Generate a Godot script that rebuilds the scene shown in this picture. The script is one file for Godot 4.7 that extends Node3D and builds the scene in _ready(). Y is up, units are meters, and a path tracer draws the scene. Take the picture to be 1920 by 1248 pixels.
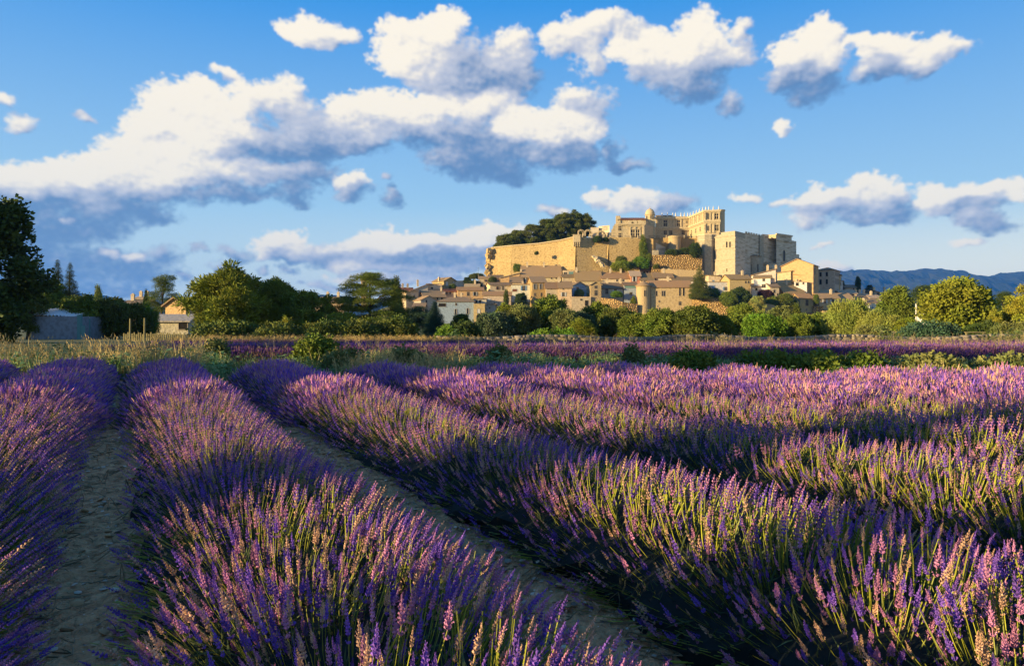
extends Node3D
# A lavender field below a hilltop village and castle, low golden sun from the left.
# The lens: F is its focal length in the photograph's pixels, EYE the height of the eye, HZ the row of the horizon.
const F := 1350.0
const EYE := 1.5
const HZ := 610.0
const EXPO := 2.5
const TONE := 0.62                                         # all base colours below are given as they look; this brings them to real-world values
var rng := RandomNumberGenerator.new()
var used := {}
var M := {}
var SH := {}


class MB:                                   # collects triangles of one mesh
	var v := PackedVector3Array()
	var n := PackedVector3Array()
	var c := PackedColorArray()
	var col := Color.WHITE
	func tri(a: Vector3, b: Vector3, d: Vector3, k = null) -> void:
		var m := (b - a).cross(d - a).normalized()
		v.append(a); v.append(d); v.append(b)
		n.append(m); n.append(m); n.append(m)
		c.append(col); c.append(col); c.append(col)
	func trin(a: Vector3, b: Vector3, d: Vector3, na: Vector3, nb: Vector3, nd: Vector3) -> void:
		v.append(a); v.append(d); v.append(b)
		n.append(na); n.append(nd); n.append(nb)
		c.append(col); c.append(col); c.append(col)
	func quad(a: Vector3, b: Vector3, d: Vector3, e: Vector3) -> void:
		tri(a, b, d); tri(a, d, e)
	func box(lo: Vector3, hi: Vector3, t := Transform3D()) -> void:
		var p := []
		for i in 8:
			p.append(t * Vector3(hi.x if i & 1 else lo.x, hi.y if i & 2 else lo.y, hi.z if i & 4 else lo.z))
		quad(p[4], p[5], p[7], p[6]); quad(p[1], p[0], p[2], p[3]); quad(p[0], p[4], p[6], p[2])
		quad(p[5], p[1], p[3], p[7]); quad(p[6], p[7], p[3], p[2]); quad(p[0], p[1], p[5], p[4])
	func prism(poly: Array, y0: float, y1: float, t := Transform3D(), cap := true) -> void:   # poly: Vector2 (x, z) seen from above, counter-clockwise when z points down the page
		var m := poly.size()
		for i in m:
			var a: Vector2 = poly[i]
			var b: Vector2 = poly[(i + 1) % m]
			quad(t * Vector3(a.x, y0, a.y), t * Vector3(b.x, y0, b.y), t * Vector3(b.x, y1, b.y), t * Vector3(a.x, y1, a.y))
		if cap:
			for i in range(1, m - 1):
				tri(t * Vector3(poly[0].x, y1, poly[0].y), t * Vector3(poly[i].x, y1, poly[i].y), t * Vector3(poly[i + 1].x, y1, poly[i + 1].y))
	func lathe(prof: Array, seg: int, t := Transform3D(), a0 := 0.0, a1 := TAU) -> void:   # prof: Vector2 (radius, y) upwards
		for i in prof.size() - 1:
			var p: Vector2 = prof[i]
			var q: Vector2 = prof[i + 1]
			var sl := Vector2(q.y - p.y, p.x - q.x).normalized()
			for j in seg:
				var f := a0 + (a1 - a0) * j / seg
				var g := a0 + (a1 - a0) * (j + 1) / seg
				var nf := t.basis * Vector3(cos(f) * sl.x, sl.y, -sin(f) * sl.x)
				var ng := t.basis * Vector3(cos(g) * sl.x, sl.y, -sin(g) * sl.x)
				var a := t * Vector3(cos(f) * p.x, p.y, -sin(f) * p.x)
				var b := t * Vector3(cos(g) * p.x, p.y, -sin(g) * p.x)
				var d := t * Vector3(cos(g) * q.x, q.y, -sin(g) * q.x)
				var e := t * Vector3(cos(f) * q.x, q.y, -sin(f) * q.x)
				nf = nf.normalized(); ng = ng.normalized()
				if p.x > 0.0001: trin(a, b, d, nf, ng, ng)
				if q.x > 0.0001: trin(a, d, e, nf, ng, nf)
	func tube(pts: Array, rad: Array, seg: int) -> void:
		for i in pts.size() - 1:
			var a: Vector3 = pts[i]
			var b: Vector3 = pts[i + 1]
			var y := (b - a).normalized()
			var x := y.cross(Vector3(0.31, 0.2, 0.93)).normalized()
			var z := x.cross(y)
			for j in seg:
				var f := TAU * j / seg
				var g := TAU * (j + 1) / seg
				var nf := x * cos(f) - z * sin(f)
				var ng := x * cos(g) - z * sin(g)
				trin(a + nf * rad[i], a + ng * rad[i], b + ng * rad[i + 1], nf, ng, ng)
				trin(a + nf * rad[i], b + ng * rad[i + 1], b + nf * rad[i + 1], nf, ng, nf)
	func done() -> ArrayMesh:
		var a := []
		a.resize(Mesh.ARRAY_MAX)
		a[Mesh.ARRAY_VERTEX] = v
		a[Mesh.ARRAY_NORMAL] = n
		a[Mesh.ARRAY_COLOR] = c
		var m := ArrayMesh.new()
		m.add_surface_from_arrays(Mesh.PRIMITIVE_TRIANGLES, a)
		return m


func at(px: float, py: float, d: float) -> Vector3:      # where in the world a point of the survey stands: its place on the photograph and its distance
	return Vector3((px - 960.0) / F * d, EYE + (HZ - py) / F * d, -d)

func numbered(called: String) -> String:
	used[called] = used.get(called, 0) + 1
	return called if used[called] == 1 else "%s_%03d" % [called, used[called] - 1]

func put(called: String, mesh: Mesh, m: Material, parent: Node = self) -> MeshInstance3D:
	var o := MeshInstance3D.new()
	o.name = numbered(called) if parent == self else called
	o.mesh = mesh
	o.material_override = m
	parent.add_child(o, true)
	return o

func thing(called: String, label: String, category: String, where := Vector3.ZERO, group := "") -> Node3D:
	var o := Node3D.new()
	o.name = numbered(called)
	add_child(o)
	o.position = where
	tag(o, label, category, group)
	return o

func tag(o: Node, label: String, category := "", group := "", kind := "") -> void:
	o.set_meta("label", label)
	if category: o.set_meta("category", category)
	if group: o.set_meta("group", group)
	if kind: o.set_meta("kind", kind)

func setting(called: String, label: String, mesh: Mesh, m: Material) -> MeshInstance3D:
	var o := put(called, mesh, m)
	tag(o, label, "", "", "structure")
	return o

func many(called: String, mesh: Mesh, m: Material, where: Array[Transform3D], tint: PackedColorArray, parent: Node, stuff := true) -> MultiMeshInstance3D:
	var mm := MultiMesh.new()
	mm.transform_format = MultiMesh.TRANSFORM_3D
	mm.use_colors = true
	mm.mesh = mesh
	mm.instance_count = where.size()
	for i in where.size():
		mm.set_instance_transform(i, where[i])
		mm.set_instance_color(i, tint[i])
	var o := MultiMeshInstance3D.new()
	o.name = numbered(called) if parent == self else called
	o.multimesh = mm
	o.material_override = m
	parent.add_child(o, true)
	if stuff: o.set_meta("kind", "stuff")
	return o

func srgb(r: float, g: float, b: float) -> Color:         # linear values to the sRGB that albedo_color wants
	return Color(r, g, b).linear_to_srgb()

func mat(r: float, g: float, b: float, rough := 0.9, vertex := false) -> StandardMaterial3D:
	var m := StandardMaterial3D.new()
	m.albedo_color = srgb(r * TONE, g * TONE, b * TONE)
	m.roughness = rough
	m.metallic_specular = 0.3
	m.vertex_color_use_as_albedo = vertex
	return m

func textured(m: StandardMaterial3D, tex: Texture2D, metres: float, bump: Texture2D = null, cm := 0.0) -> StandardMaterial3D:
	m.albedo_texture = tex
	m.uv1_triplanar = true
	m.uv1_world_triplanar = true
	m.uv1_scale = Vector3.ONE / metres
	if bump:
		m.heightmap_enabled = true
		m.heightmap_texture = bump
		m.heightmap_scale = cm
	return m

func noise(sd: int, freq: float, oct := 4, kind := FastNoiseLite.TYPE_SIMPLEX_SMOOTH) -> FastNoiseLite:
	var f := FastNoiseLite.new()
	f.seed = sd
	f.frequency = freq
	f.noise_type = kind
	f.fractal_octaves = oct
	if oct > 1: f.fractal_type = FastNoiseLite.FRACTAL_FBM
	else: f.fractal_type = FastNoiseLite.FRACTAL_NONE
	return f

func ramp_tex(f: FastNoiseLite, size: int, cols: Array) -> ImageTexture:   # seamless noise through a ramp of linear colours
	var im := f.get_seamless_image(size, size)
	im.convert(Image.FORMAT_L8)
	var g := im.get_data()
	var out := PackedByteArray()
	out.resize(size * size * 3)
	var lut := []
	for i in 256:
		var x := i / 255.0 * (cols.size() - 1)
		var k := mini(int(x), cols.size() - 2)
		lut.append((cols[k] as Color).lerp(cols[k + 1], x - k).linear_to_srgb())
	for i in g.size():
		var c: Color = lut[g[i]]
		out[i * 3] = c.r8; out[i * 3 + 1] = c.g8; out[i * 3 + 2] = c.b8
	return ImageTexture.create_from_image(Image.create_from_data(size, size, false, Image.FORMAT_RGB8, out))

func grey_tex(f: FastNoiseLite, size: int) -> ImageTexture:
	return ImageTexture.create_from_image(f.get_seamless_image(size, size))

# ---------------------------------------------------------------- the sky: air and clouds
# A cloud is a heap of puffs [x, y, rx, ry, shade], given as they stand on the photograph: shade 0 is a sunlit head, 1 a base in its own shadow.
const PUFFS := [
	[598, 60, 70, 28, .12], [560, 62, 45, 20, .0], [620, 72, 50, 22, .3], [655, 68, 30, 16, .2],
	[770, 60, 62, 26, .1], [830, 52, 40, 26, .05], [740, 110, 50, 34, .02], [800, 100, 75, 40, .18], [880, 118, 90, 46, .62], [960, 95, 40, 34, .3], [975, 140, 46, 40, .7], [870, 160, 90, 30, .75], [930, 150, 60, 40, .72], [800, 138, 60, 26, .3],
	[1090, 60, 40, 26, .2], [1060, 75, 44, 22, .35], [1140, 34, 50, 16, .3], [1120, 50, 30, 20, .25], [1175, 55, 40, 16, .45], [1110, 105, 30, 26, .3], [1180, 85, 46, 34, .08], [1230, 95, 60, 42, .02], [1310, 70, 55, 48, .0], [1290, 110, 70, 42, .1], [1240, 140, 70, 30, .6], [1320, 140, 70, 36, .7], [1380, 105, 40, 26, .35], [1300, 172, 60, 22, .9], [1380, 58, 22, 14, .45], [1370, 195, 22, 18, .75],
	[1510, 80, 48, 32, .05], [1550, 68, 32, 30, .1], [1480, 105, 40, 24, .1], [1545, 112, 52, 34, .2], [1500, 145, 60, 28, .8], [1550, 150, 40, 24, .85], [1510, 185, 36, 16, .9], [1470, 150, 34, 26, .75],
	[1610, 75, 30, 14, .1], [1650, 90, 50, 26, .12], [1690, 95, 46, 28, .08], [1740, 110, 36, 26, .25], [1770, 85, 36, 18, .25], [1800, 95, 26, 14, .3], [1720, 135, 50, 22, .7], [1665, 125, 45, 22, .45], [1640, 130, 40, 14, .8],
	[1462, 235, 14, 9, .15],
	[430, 140, 26, 12, .3], [310, 200, 62, 48, .0], [360, 180, 50, 32, .0], [280, 235, 70, 34, .0], [400, 210, 70, 46, .04], [470, 185, 52, 40, .08], [530, 185, 40, 34, .25], [430, 250, 70, 40, .12], [370, 260, 80, 44, .02], [250, 290, 90, 42, .0], [320, 310, 90, 46, .02], [180, 320, 90, 34, .0], [100, 335, 70, 32, .0], [30, 340, 70, 34, .08], [-50, 330, 80, 40, .1], [240, 345, 90, 32, .15], [430, 320, 120, 30, .35], [540, 330, 90, 26, .6], [600, 320, 40, 16, .7], [500, 270, 80, 46, .75], [440, 275, 46, 28, .6], [560, 270, 80, 40, .8], [620, 255, 60, 40, .7], [570, 225, 50, 40, .5],
	[130, 360, 110, 22, .55], [300, 365, 120, 26, .7], [420, 360, 90, 24, .85], [200, 385, 110, 22, .8], [60, 380, 110, 30, .9], [-60, 390, 110, 40, .9], [480, 365, 40, 14, 1.0],
	[90, 420, 150, 36, .95], [220, 405, 110, 24, .95], [300, 405, 55, 18, 1.0], [60, 450, 130, 40, 1.0], [180, 440, 70, 28, 1.0], [118, 408, 16, 8, .3], [40, 500, 140, 50, 1.0], [180, 500, 130, 40, 1.0], [280, 515, 70, 26, 1.0], [310, 480, 34, 20, 1.0], [100, 545, 160, 30, 1.0], [240, 550, 90, 22, .95], [-60, 470, 130, 90, 1.0], [222, 482, 20, 9, .35], [262, 490, 18, 7, .4],
	[550, 365, 38, 22, .9], [660, 360, 46, 22, .85], [655, 340, 26, 14, .2], [732, 368, 20, 18, .95], [730, 328, 18, 7, .8], [560, 383, 18, 10, 1.0],
	[690, 200, 60, 36, .02], [640, 215, 46, 34, .05], [760, 200, 70, 34, .02], [840, 190, 70, 34, .02], [900, 200, 60, 32, .04], [950, 190, 36, 30, .2], [700, 240, 80, 32, .35], [780, 225, 70, 26, .2], [640, 260, 70, 32, .55], [590, 285, 60, 26, .8], [800, 250, 90, 26, .75], [880, 245, 70, 30, .7], [680, 275, 60, 18, .9],
	[1080, 190, 46, 36, .45], [1110, 200, 40, 34, .5], [1020, 225, 70, 30, .08], [1070, 245, 70, 34, .05], [980, 240, 60, 26, .15], [1110, 240, 34, 24, .15], [900, 270, 90, 36, .8], [840, 300, 70, 36, .82], [960, 290, 110, 36, .75], [1050, 290, 80, 36, .8], [900, 320, 90, 24, .95], [1090, 300, 50, 30, .85], [960, 330, 50, 18, 1.0], [1185, 310, 48, 16, .95], [1150, 285, 20, 26, .95], [1160, 320, 30, 10, 1.0],
	[1165, 378, 50, 22, .08], [1200, 380, 40, 18, .25], [1120, 370, 20, 12, .3], [1262, 388, 44, 18, .75], [1030, 392, 34, 10, .75], [1050, 396, 20, 9, .3], [1400, 370, 24, 9, .3],
	[1620, 350, 42, 28, .04], [1660, 365, 36, 24, .1], [1540, 370, 40, 20, .1], [1600, 385, 80, 24, .55], [1540, 390, 60, 18, .6], [1680, 395, 36, 20, .8], [1630, 408, 70, 14, .85], [1520, 412, 40, 16, .45], [1480, 388, 40, 9, .55],
	[1750, 370, 40, 26, .04], [1800, 362, 50, 22, .05], [1860, 360, 46, 18, .08], [1920, 358, 46, 22, .05], [1990, 370, 60, 26, .2], [1810, 388, 70, 20, .8], [1860, 385, 46, 18, .7], [1830, 410, 60, 16, .5], [1860, 425, 36, 14, .85], [1770, 392, 34, 14, .45],
	[1820, 452, 26, 8, .4], [1548, 462, 14, 6, .45], [1560, 505, 34, 10, .4], [1575, 508, 26, 8, .7],
	[540, 455, 36, 22, .06], [500, 465, 36, 18, .25], [560, 475, 50, 18, .65], [600, 482, 40, 16, .7], [520, 482, 50, 12, .7], [380, 470, 28, 8, 1.0], [440, 475, 26, 12, .95], [415, 500, 26, 10, .9], [410, 512, 30, 10, .9], [540, 505, 20, 9, .9], [335, 517, 14, 6, .9], [495, 508, 14, 8, .8], [600, 535, 22, 9, .85], [630, 545, 24, 8, .85], [560, 530, 14, 5, .8],
	[710, 450, 40, 22, .02], [680, 470, 50, 24, .35], [640, 478, 46, 20, .6], [760, 455, 46, 20, .08], [820, 455, 50, 20, .15], [880, 445, 46, 20, .02], [920, 440, 30, 18, .02], [960, 445, 60, 22, .1], [740, 480, 90, 20, .75], [830, 480, 90, 20, .8], [900, 470, 60, 22, .6], [650, 495, 50, 16, .15], [720, 500, 80, 16, .5], [800, 505, 80, 14, .6], [880, 500, 60, 18, .7], [660, 520, 50, 12, .15], [740, 525, 70, 14, .45], [820, 525, 80, 14, .5], [700, 545, 80, 12, .6], [960, 480, 70, 30, .8],
	[10, 188, 22, 12, .45], [40, 228, 34, 12, .5], [145, 220, 16, 8, .55],
]

func sky_air(el: float, az: float) -> Vector3:            # clear air: deep blue overhead, pale and a little warm at the horizon
	var y := clampf(el / 0.42, 0.0, 3.0)
	var low := Vector3(1.75, 1.50, 0.86).lerp(Vector3(0.78, 0.93, 0.88), clampf(0.45 - az * 0.75, 0.0, 1.0))
	var mid := Vector3(0.40, 0.675, 0.90)
	var top := Vector3(0.050, 0.325, 0.815)
	var zen := Vector3(0.035, 0.20, 0.62)
	if y < 0.38: return low.lerp(mid, pow(y / 0.38, 0.8))
	if y < 1.0: return mid.lerp(top, pow((y - 0.38) / 0.62, 0.85))
	return top.lerp(zen, clampf((y - 1.0) / 2.0, 0.0, 1.0))

func cloud_patch(w: int, h: int, az0: float, az1: float, el0: float, el1: float, puffs: Array, sd: int) -> PackedFloat32Array:
	var sx := (az1 - az0) / w
	var sy := (el1 - el0) / h
	var n := w * h
	var wx := PackedFloat32Array(); wx.resize(n)
	var wy := PackedFloat32Array(); wy.resize(n)
	var best := PackedFloat32Array(); best.resize(n)
	var sumw := PackedFloat32Array(); sumw.resize(n)
	var sums := PackedFloat32Array(); sums.resize(n)
	var fa := noise(sd, 14.0, 5)
	var fb := noise(sd + 1, 14.0, 5)
	var fe := noise(sd + 2, 34.0, 5)
	var fh := noise(sd + 3, 95.0, 4)
	var fs := noise(sd + 4, 17.0, 3)
	for j in h:
		var el := el1 - (j + 0.5) * sy
		for i in w:
			var az := az0 + (i + 0.5) * sx
			var k := j * w + i
			wx[k] = az + fa.get_noise_2d(az, el * 1.3) * 0.021
			wy[k] = el + fb.get_noise_2d(az, el * 1.3) * 0.014
	for p in puffs:
		var a := atan((p[0] - 960.0) / F)
		var e := atan((HZ - p[1]) / F * cos(a))
		var rx: float = p[2] / F * cos(a) * cos(a) * 1.05
		var ry: float = p[3] / F * cos(a) * 1.08
		var i0 := clampi(int((a - rx - 0.03 - az0) / sx), 0, w)
		var i1 := clampi(int((a + rx + 0.03 - az0) / sx) + 1, 0, w)
		var j0 := clampi(int((el1 - e - ry - 0.02) / sy), 0, h)
		var j1 := clampi(int((el1 - e + ry + 0.02) / sy) + 1, 0, h)
		var shade: float = p[4]
		if p[2] < 45:                                        # small scraps would be eaten away by the torn edges
			rx *= 1.22; ry *= 1.3
		for j in range(j0, j1):
			for i in range(i0, i1):
				var k := j * w + i
				var dx := (wx[k] - a) / rx
				var dy := (wy[k] - e) / ry
				var q := 1.0 - dx * dx - dy * dy
				if q > 0.0:
					best[k] = 1.0 - (1.0 - best[k]) * (1.0 - q * 0.85)
					var g := q * q + 0.01
					sumw[k] += g
					# each puff is lit from the left and above and darkens on its far side
					sums[k] += g * clampf(shade + 0.17 * (dx * 0.8 - dy * 1.05) + 0.02, 0.0, 1.0)
	var out := PackedFloat32Array()
	out.resize(n * 3)
	var lit := Vector3(1.10, 1.0, 0.82)
	var half := Vector3(0.60, 0.63, 0.72)
	var dark := Vector3(0.085, 0.22, 0.46)
	for j in h:
		var el := el1 - (j + 0.5) * sy
		for i in w:
			var k := j * w + i
			var az := az0 + (i + 0.5) * sx
			var c := sky_air(el, az)
			if best[k] > 0.0:
				# billows: rounded lumps with creases between, lit from the upper left
				var er := 0.42 - absf(fe.get_noise_2d(az, el * 1.4)) * 1.7
				var ea := 0.42 - absf(fe.get_noise_2d(az - 0.0035, (el + 0.0045) * 1.4)) * 1.7
				var fine := fh.get_noise_2d(az, el * 1.3)
				var up := best[maxi(j - 7, 0) * w + maxi(i - 5, 0)]
				var s := sums[k] / sumw[k]
				var cover := smoothstep(0.02, 0.56 + 0.42 * s, best[k] + (er * 0.36 + fine * 0.34) * (1.0 - best[k] * 0.7))
				s = clampf(s + (ea - er) * 0.13 * (1.0 - 0.5 * s) + (up - best[k]) * 0.42 + fine * 0.07 + fs.get_noise_2d(az, el * 1.8) * 0.22 - 0.04 * (1.0 - cover), 0.0, 1.0)
				var t := lit.lerp(half, smoothstep(0.06, 0.50, s)).lerp(dark, smoothstep(0.40, 1.0, s) * 0.92)
				t = t.lerp(c, clampf(0.14 - el * 0.4, 0.0, 0.13))
				c = c.lerp(t, cover * 0.97)
			out[k * 3] = c.x; out[k * 3 + 1] = c.y; out[k * 3 + 2] = c.z
	return out

func make_sky() -> Image:
	var W := 4096
	var H := 2048
	# the whole sky, coarse: the same fair-weather clouds go on all round
	var cw := 1024
	var ch := 256
	rng.seed = 77
	var far: Array = []
	var all := PackedFloat32Array()
	for n in 62:
		var px := rng.randf_range(-0.2, TAU + 0.2)
		var el := pow(rng.randf(), 1.9) * 1.1 + 0.05
		var s := rng.randf_range(0.05, 0.13)
		for q in 6:
			far.append([px + rng.randf_range(-1, 1) * s * 1.4, el + rng.randf_range(-0.3, 0.4) * s, s * rng.randf_range(0.5, 1.0), s * rng.randf_range(0.25, 0.45)])
	var field := PackedFloat32Array(); field.resize(cw * ch)
	var shade := PackedFloat32Array(); shade.resize(cw * ch)
	var wt := PackedFloat32Array(); wt.resize(cw * ch)
	for p in far:
		var el: float = p[1]
		var rx: float = p[2] / maxf(0.35, cos(minf(el, 1.4)))
		var i0 := int((p[0] - rx) / TAU * cw)
		var i1 := int((p[0] + rx) / TAU * cw) + 1
		var j0 := clampi(int((PI / 2 - el - p[3]) / (PI / 2) * ch), 0, ch - 1)
		var j1 := clampi(int((PI / 2 - el + p[3]) / (PI / 2) * ch) + 1, 0, ch)
		for j in range(j0, j1):
			for i in range(i0, i1):
				var dx: float = ((i + 0.5) / cw * TAU - p[0]) / rx
				var dy: float = (PI / 2 - (j + 0.5) / ch * PI / 2 - el) / p[3]
				var q := 1.0 - dx * dx - dy * dy
				if q > 0.0:
					var k := j * cw + posmod(i, cw)
					field[k] = 1.0 - (1.0 - field[k]) * (1.0 - q * 0.8)
					shade[k] += q * clampf(0.4 + 0.25 * (dx * 0.6 - dy), 0.0, 1.0)
					wt[k] += q
	var buf := PackedFloat32Array(); buf.resize(cw * ch * 2 * 3)
	var fe := noise(5, 0.05, 4)
	for j in ch * 2:
		for i in cw:
			var el := PI / 2 - (j + 0.5) / ch * PI / 2
			var az := (i + 0.5) / cw * TAU - PI
			var c := sky_air(maxf(el, 0.0), clampf(az, -0.6, 0.6) if absf(az) < PI / 2 else clampf(signf(az) * PI - az, -0.6, 0.6))
			if j < ch and wt[j * cw + i] > 0.0:
				var k := j * cw + i
				var s := shade[k] / wt[k]
				var t := Vector3(1.0, 0.93, 0.80).lerp(Vector3(0.58, 0.61, 0.70), smoothstep(0.1, 0.5, s)).lerp(Vector3(0.11, 0.255, 0.50), smoothstep(0.4, 1.0, s))
				c = c.lerp(t, smoothstep(0.05, 0.7, field[k] + fe.get_noise_2d(i, j) * 0.3 * (1.0 - field[k])))
			var o := (j * cw + i) * 3
			buf[o] = c.x / EXPO; buf[o + 1] = c.y / EXPO; buf[o + 2] = c.z / EXPO
	var im := Image.create_from_data(cw, ch * 2, false, Image.FORMAT_RGBF, buf.to_byte_array())
	im.resize(W, H, Image.INTERPOLATE_BILINEAR)
	# the part in view, fine
	var half := 0.80
	var x0 := int((0.5 - half / TAU) * W)
	var x1 := int((0.5 + half / TAU) * W)
	var y0 := int((0.5 - 0.56 / PI) * H)
	var y1 := int((0.5 + 0.01 / PI) * H)
	var pw := x1 - x0
	var ph := y1 - y0
	var az0 := (x0 / float(W) - 0.5) * TAU
	var az1 := (x1 / float(W) - 0.5) * TAU
	var patch := cloud_patch(pw, ph, az0, az1, (0.5 - y1 / float(H)) * PI, (0.5 - y0 / float(H)) * PI, PUFFS, 41)
	for j in ph:
		for i in pw:
			var o := (j * pw + i) * 3
			var k := minf(minf(i, pw - 1 - i) / 60.0, j / 60.0)
			var c := Color(patch[o] / EXPO, patch[o + 1] / EXPO, patch[o + 2] / EXPO)
			if k < 1.0: c = im.get_pixel(x0 + i, y0 + j).lerp(c, k)
			im.set_pixel(x0 + i, y0 + j, c)
	var turned := Image.create(W, H, false, Image.FORMAT_RGBF)      # the picture's edge, not its middle, lies straight ahead
	turned.blit_rect(im, Rect2i(0, 0, W / 2, H), Vector2i(W / 2, 0))
	turned.blit_rect(im, Rect2i(W / 2, 0, W / 2, H), Vector2i(0, 0))
	return turned

# ---------------------------------------------------------------- lavender
const ROWDIR := Vector3(-0.4669, 0.0, -0.8843)
const ROWSIDE := Vector3(0.8843, 0.0, -0.4669)
var clod: FastNoiseLite

func soil_height(x: float, z: float) -> float:
	return 0.035 + clod.get_noise_2d(x * 14.0, z * 14.0) * 0.034 + clod.get_noise_2d(x * 1.6, z * 1.6) * 0.03

func spike_mesh(detail: int) -> ArrayMesh:                # one flower spike, 1 long, standing on the origin
	var b := MB.new()
	var whorls: int = [4, 6, 8][detail]
	for w in whorls:
		var f := float(w) / (whorls - 1)
		var y := 0.05 + 0.9 * f
		if w == 0 and detail > 0: y = -0.16             # the lowest whorl stands apart
		var r := 0.088 * (0.75 + 0.55 * sin(PI * clampf(f * 0.85 + 0.2, 0, 1))) * (1.0 - 0.55 * f * f)
		var seg: int = [4, 5, 6][detail]
		for k in seg:
			var a := TAU * (k + 0.5 * (w % 2)) / seg + 0.2 * sin(w * 7.3 + k * 3.1)
			var o := Vector3(cos(a), 0, sin(a))
			var t := Vector3(-sin(a), 0, cos(a)) * r * (0.62 if detail else 0.8)
			var base := o * r * 0.30 + Vector3(0, y - 0.05, 0)
			var mid := o * r * 1.05 + Vector3(0, y + 0.02, 0)
			var tip := o * r * 1.12 + Vector3(0, y + 0.085 + 0.02 * sin(k * 5.0 + w), 0)
			var g := 0.86 + 0.14 * sin(k * 2.4 + w * 1.7)
			b.col = Color(g, g, g)
			b.tri(base, mid - t, tip); b.tri(base, tip, mid + t)
			b.tri(mid - t, mid + t, tip); b.tri(base, mid + t, mid - t)
			if detail == 2:                            # an open corolla on some of the calyxes
				if (k * 7 + w * 3) % 4 == 0:
					b.col = Color(1.15, 1.0, 1.25)
					b.tri(tip, tip + o * r * 0.5 + t * 0.8, tip + o * r * 0.4 + Vector3(0, 0.05, 0))
					b.tri(tip, tip + o * r * 0.5 - t * 0.8, tip + o * r * 0.4 + Vector3(0, 0.04, 0))
	b.col = Color(0.8, 0.85, 0.7)
	b.tube([Vector3(0, -0.22, 0), Vector3(0, 0.9, 0)], [0.022, 0.012], 3)
	return b.done()

func stem_mesh() -> ArrayMesh:                            # one stalk from the origin to (0, 1, 0), bowed towards +z
	var b := MB.new()
	var pts := []
	var rad := []
	for i in 5:
		var f := i / 4.0
		pts.append(Vector3(0, f, 0.09 * sin(PI * f)))
		rad.append(0.0036 - 0.0012 * f)
	b.tube(pts, rad, 3)
	return b.done()

func tuft_mesh(sd: int, n: int, spread: float) -> ArrayMesh:  # several stalks with their spikes, for farther off: 1 high
	rng.seed = sd
	var b := MB.new()
	for k in n:
		var base := Vector3(rng.randf_range(-1, 1), 0, rng.randf_range(-1, 1)) * spread
		var lean := Vector3(rng.randf_range(-0.25, 0.25), 1, rng.randf_range(-0.25, 0.25)) * rng.randf_range(0.7, 1.05)
		var s := base + lean * 0.62
		var t := base + lean
		var r := 0.045 * rng.randf_range(0.7, 1.1)
		b.col = Color(0.55, 0.9, 0.28)
		var side := lean.cross(Vector3(0.3, 0.1, 1)).normalized()
		b.tri(base - side * 0.008, base + side * 0.008, s)
		var g := rng.randf_range(0.8, 1.15)
		b.col = Color(g, g, g)
		var c := side.cross(lean).normalized()
		for i in 3:
			var p := s.lerp(t, i / 3.0)
			var q := s.lerp(t, (i + 1.25) / 3.0)
			var rr: float = r * [1.0, 1.05, 0.7][i]
			var u: Array = [side, (-side * 0.5 + c * 0.87), (-side * 0.5 - c * 0.87)]
			for j in 3:
				b.tri(p + u[j] * rr * 0.7, p + u[(j + 1) % 3] * rr * 0.7, q + (u[j] + u[(j + 1) % 3]) * rr * 0.3)
				b.tri(p + u[j] * rr * 0.35, q + u[(j + 2) % 3] * rr * 0.2, q + u[j] * rr * 1.1 - lean * 0.05)
	return b.done()

func leaf_tuft_mesh(sd: int, n: int) -> ArrayMesh:         # narrow leaves springing from the origin, 1 high
	rng.seed = sd
	var b := MB.new()
	for k in n:
		var d := Vector3(rng.randf_range(-0.75, 0.75), rng.randf_range(0.55, 1.0), rng.randf_range(-0.75, 0.75)) * rng.randf_range(0.55, 1.0)
		var o := Vector3(rng.randf_range(-0.3, 0.3), 0, rng.randf_range(-0.3, 0.3))
		var side := d.cross(Vector3(rng.randf(), 0.1, rng.randf())).normalized() * 0.026
		var m := o + d * 0.55 + Vector3(0, 0.06, 0)
		var g := rng.randf_range(0.75, 1.2)
		b.col = Color(g, g, g)
		b.tri(o - side * 0.5, m + side, m - side); b.tri(o - side * 0.5, o + side * 0.5, m + side); b.tri(m - side, m + side, o + d)
	return b.done()

func frame_on(o: Vector3, up: Vector3, twist: float, length: float, width: float) -> Transform3D:
	var y := up.normalized()
	var x := y.cross(Vector3(cos(twist), 0.11, sin(twist))).normalized()
	var z := x.cross(y)
	return Transform3D(x * width, y * length, z * width, o)

func bloom_tint() -> Color:
	var k := rng.randf()
	var g := rng.randf_range(0.7, 1.3)
	if k < 0.24: return Color(0.92 * g, 0.57 * g, 0.38 * g)            # faded
	if k < 0.58: return Color(0.84 * g, 0.35 * g, 0.64 * g)            # mauve
	return Color(0.31 * g, 0.145 * g, 0.74 * g)                        # deep violet

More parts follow.
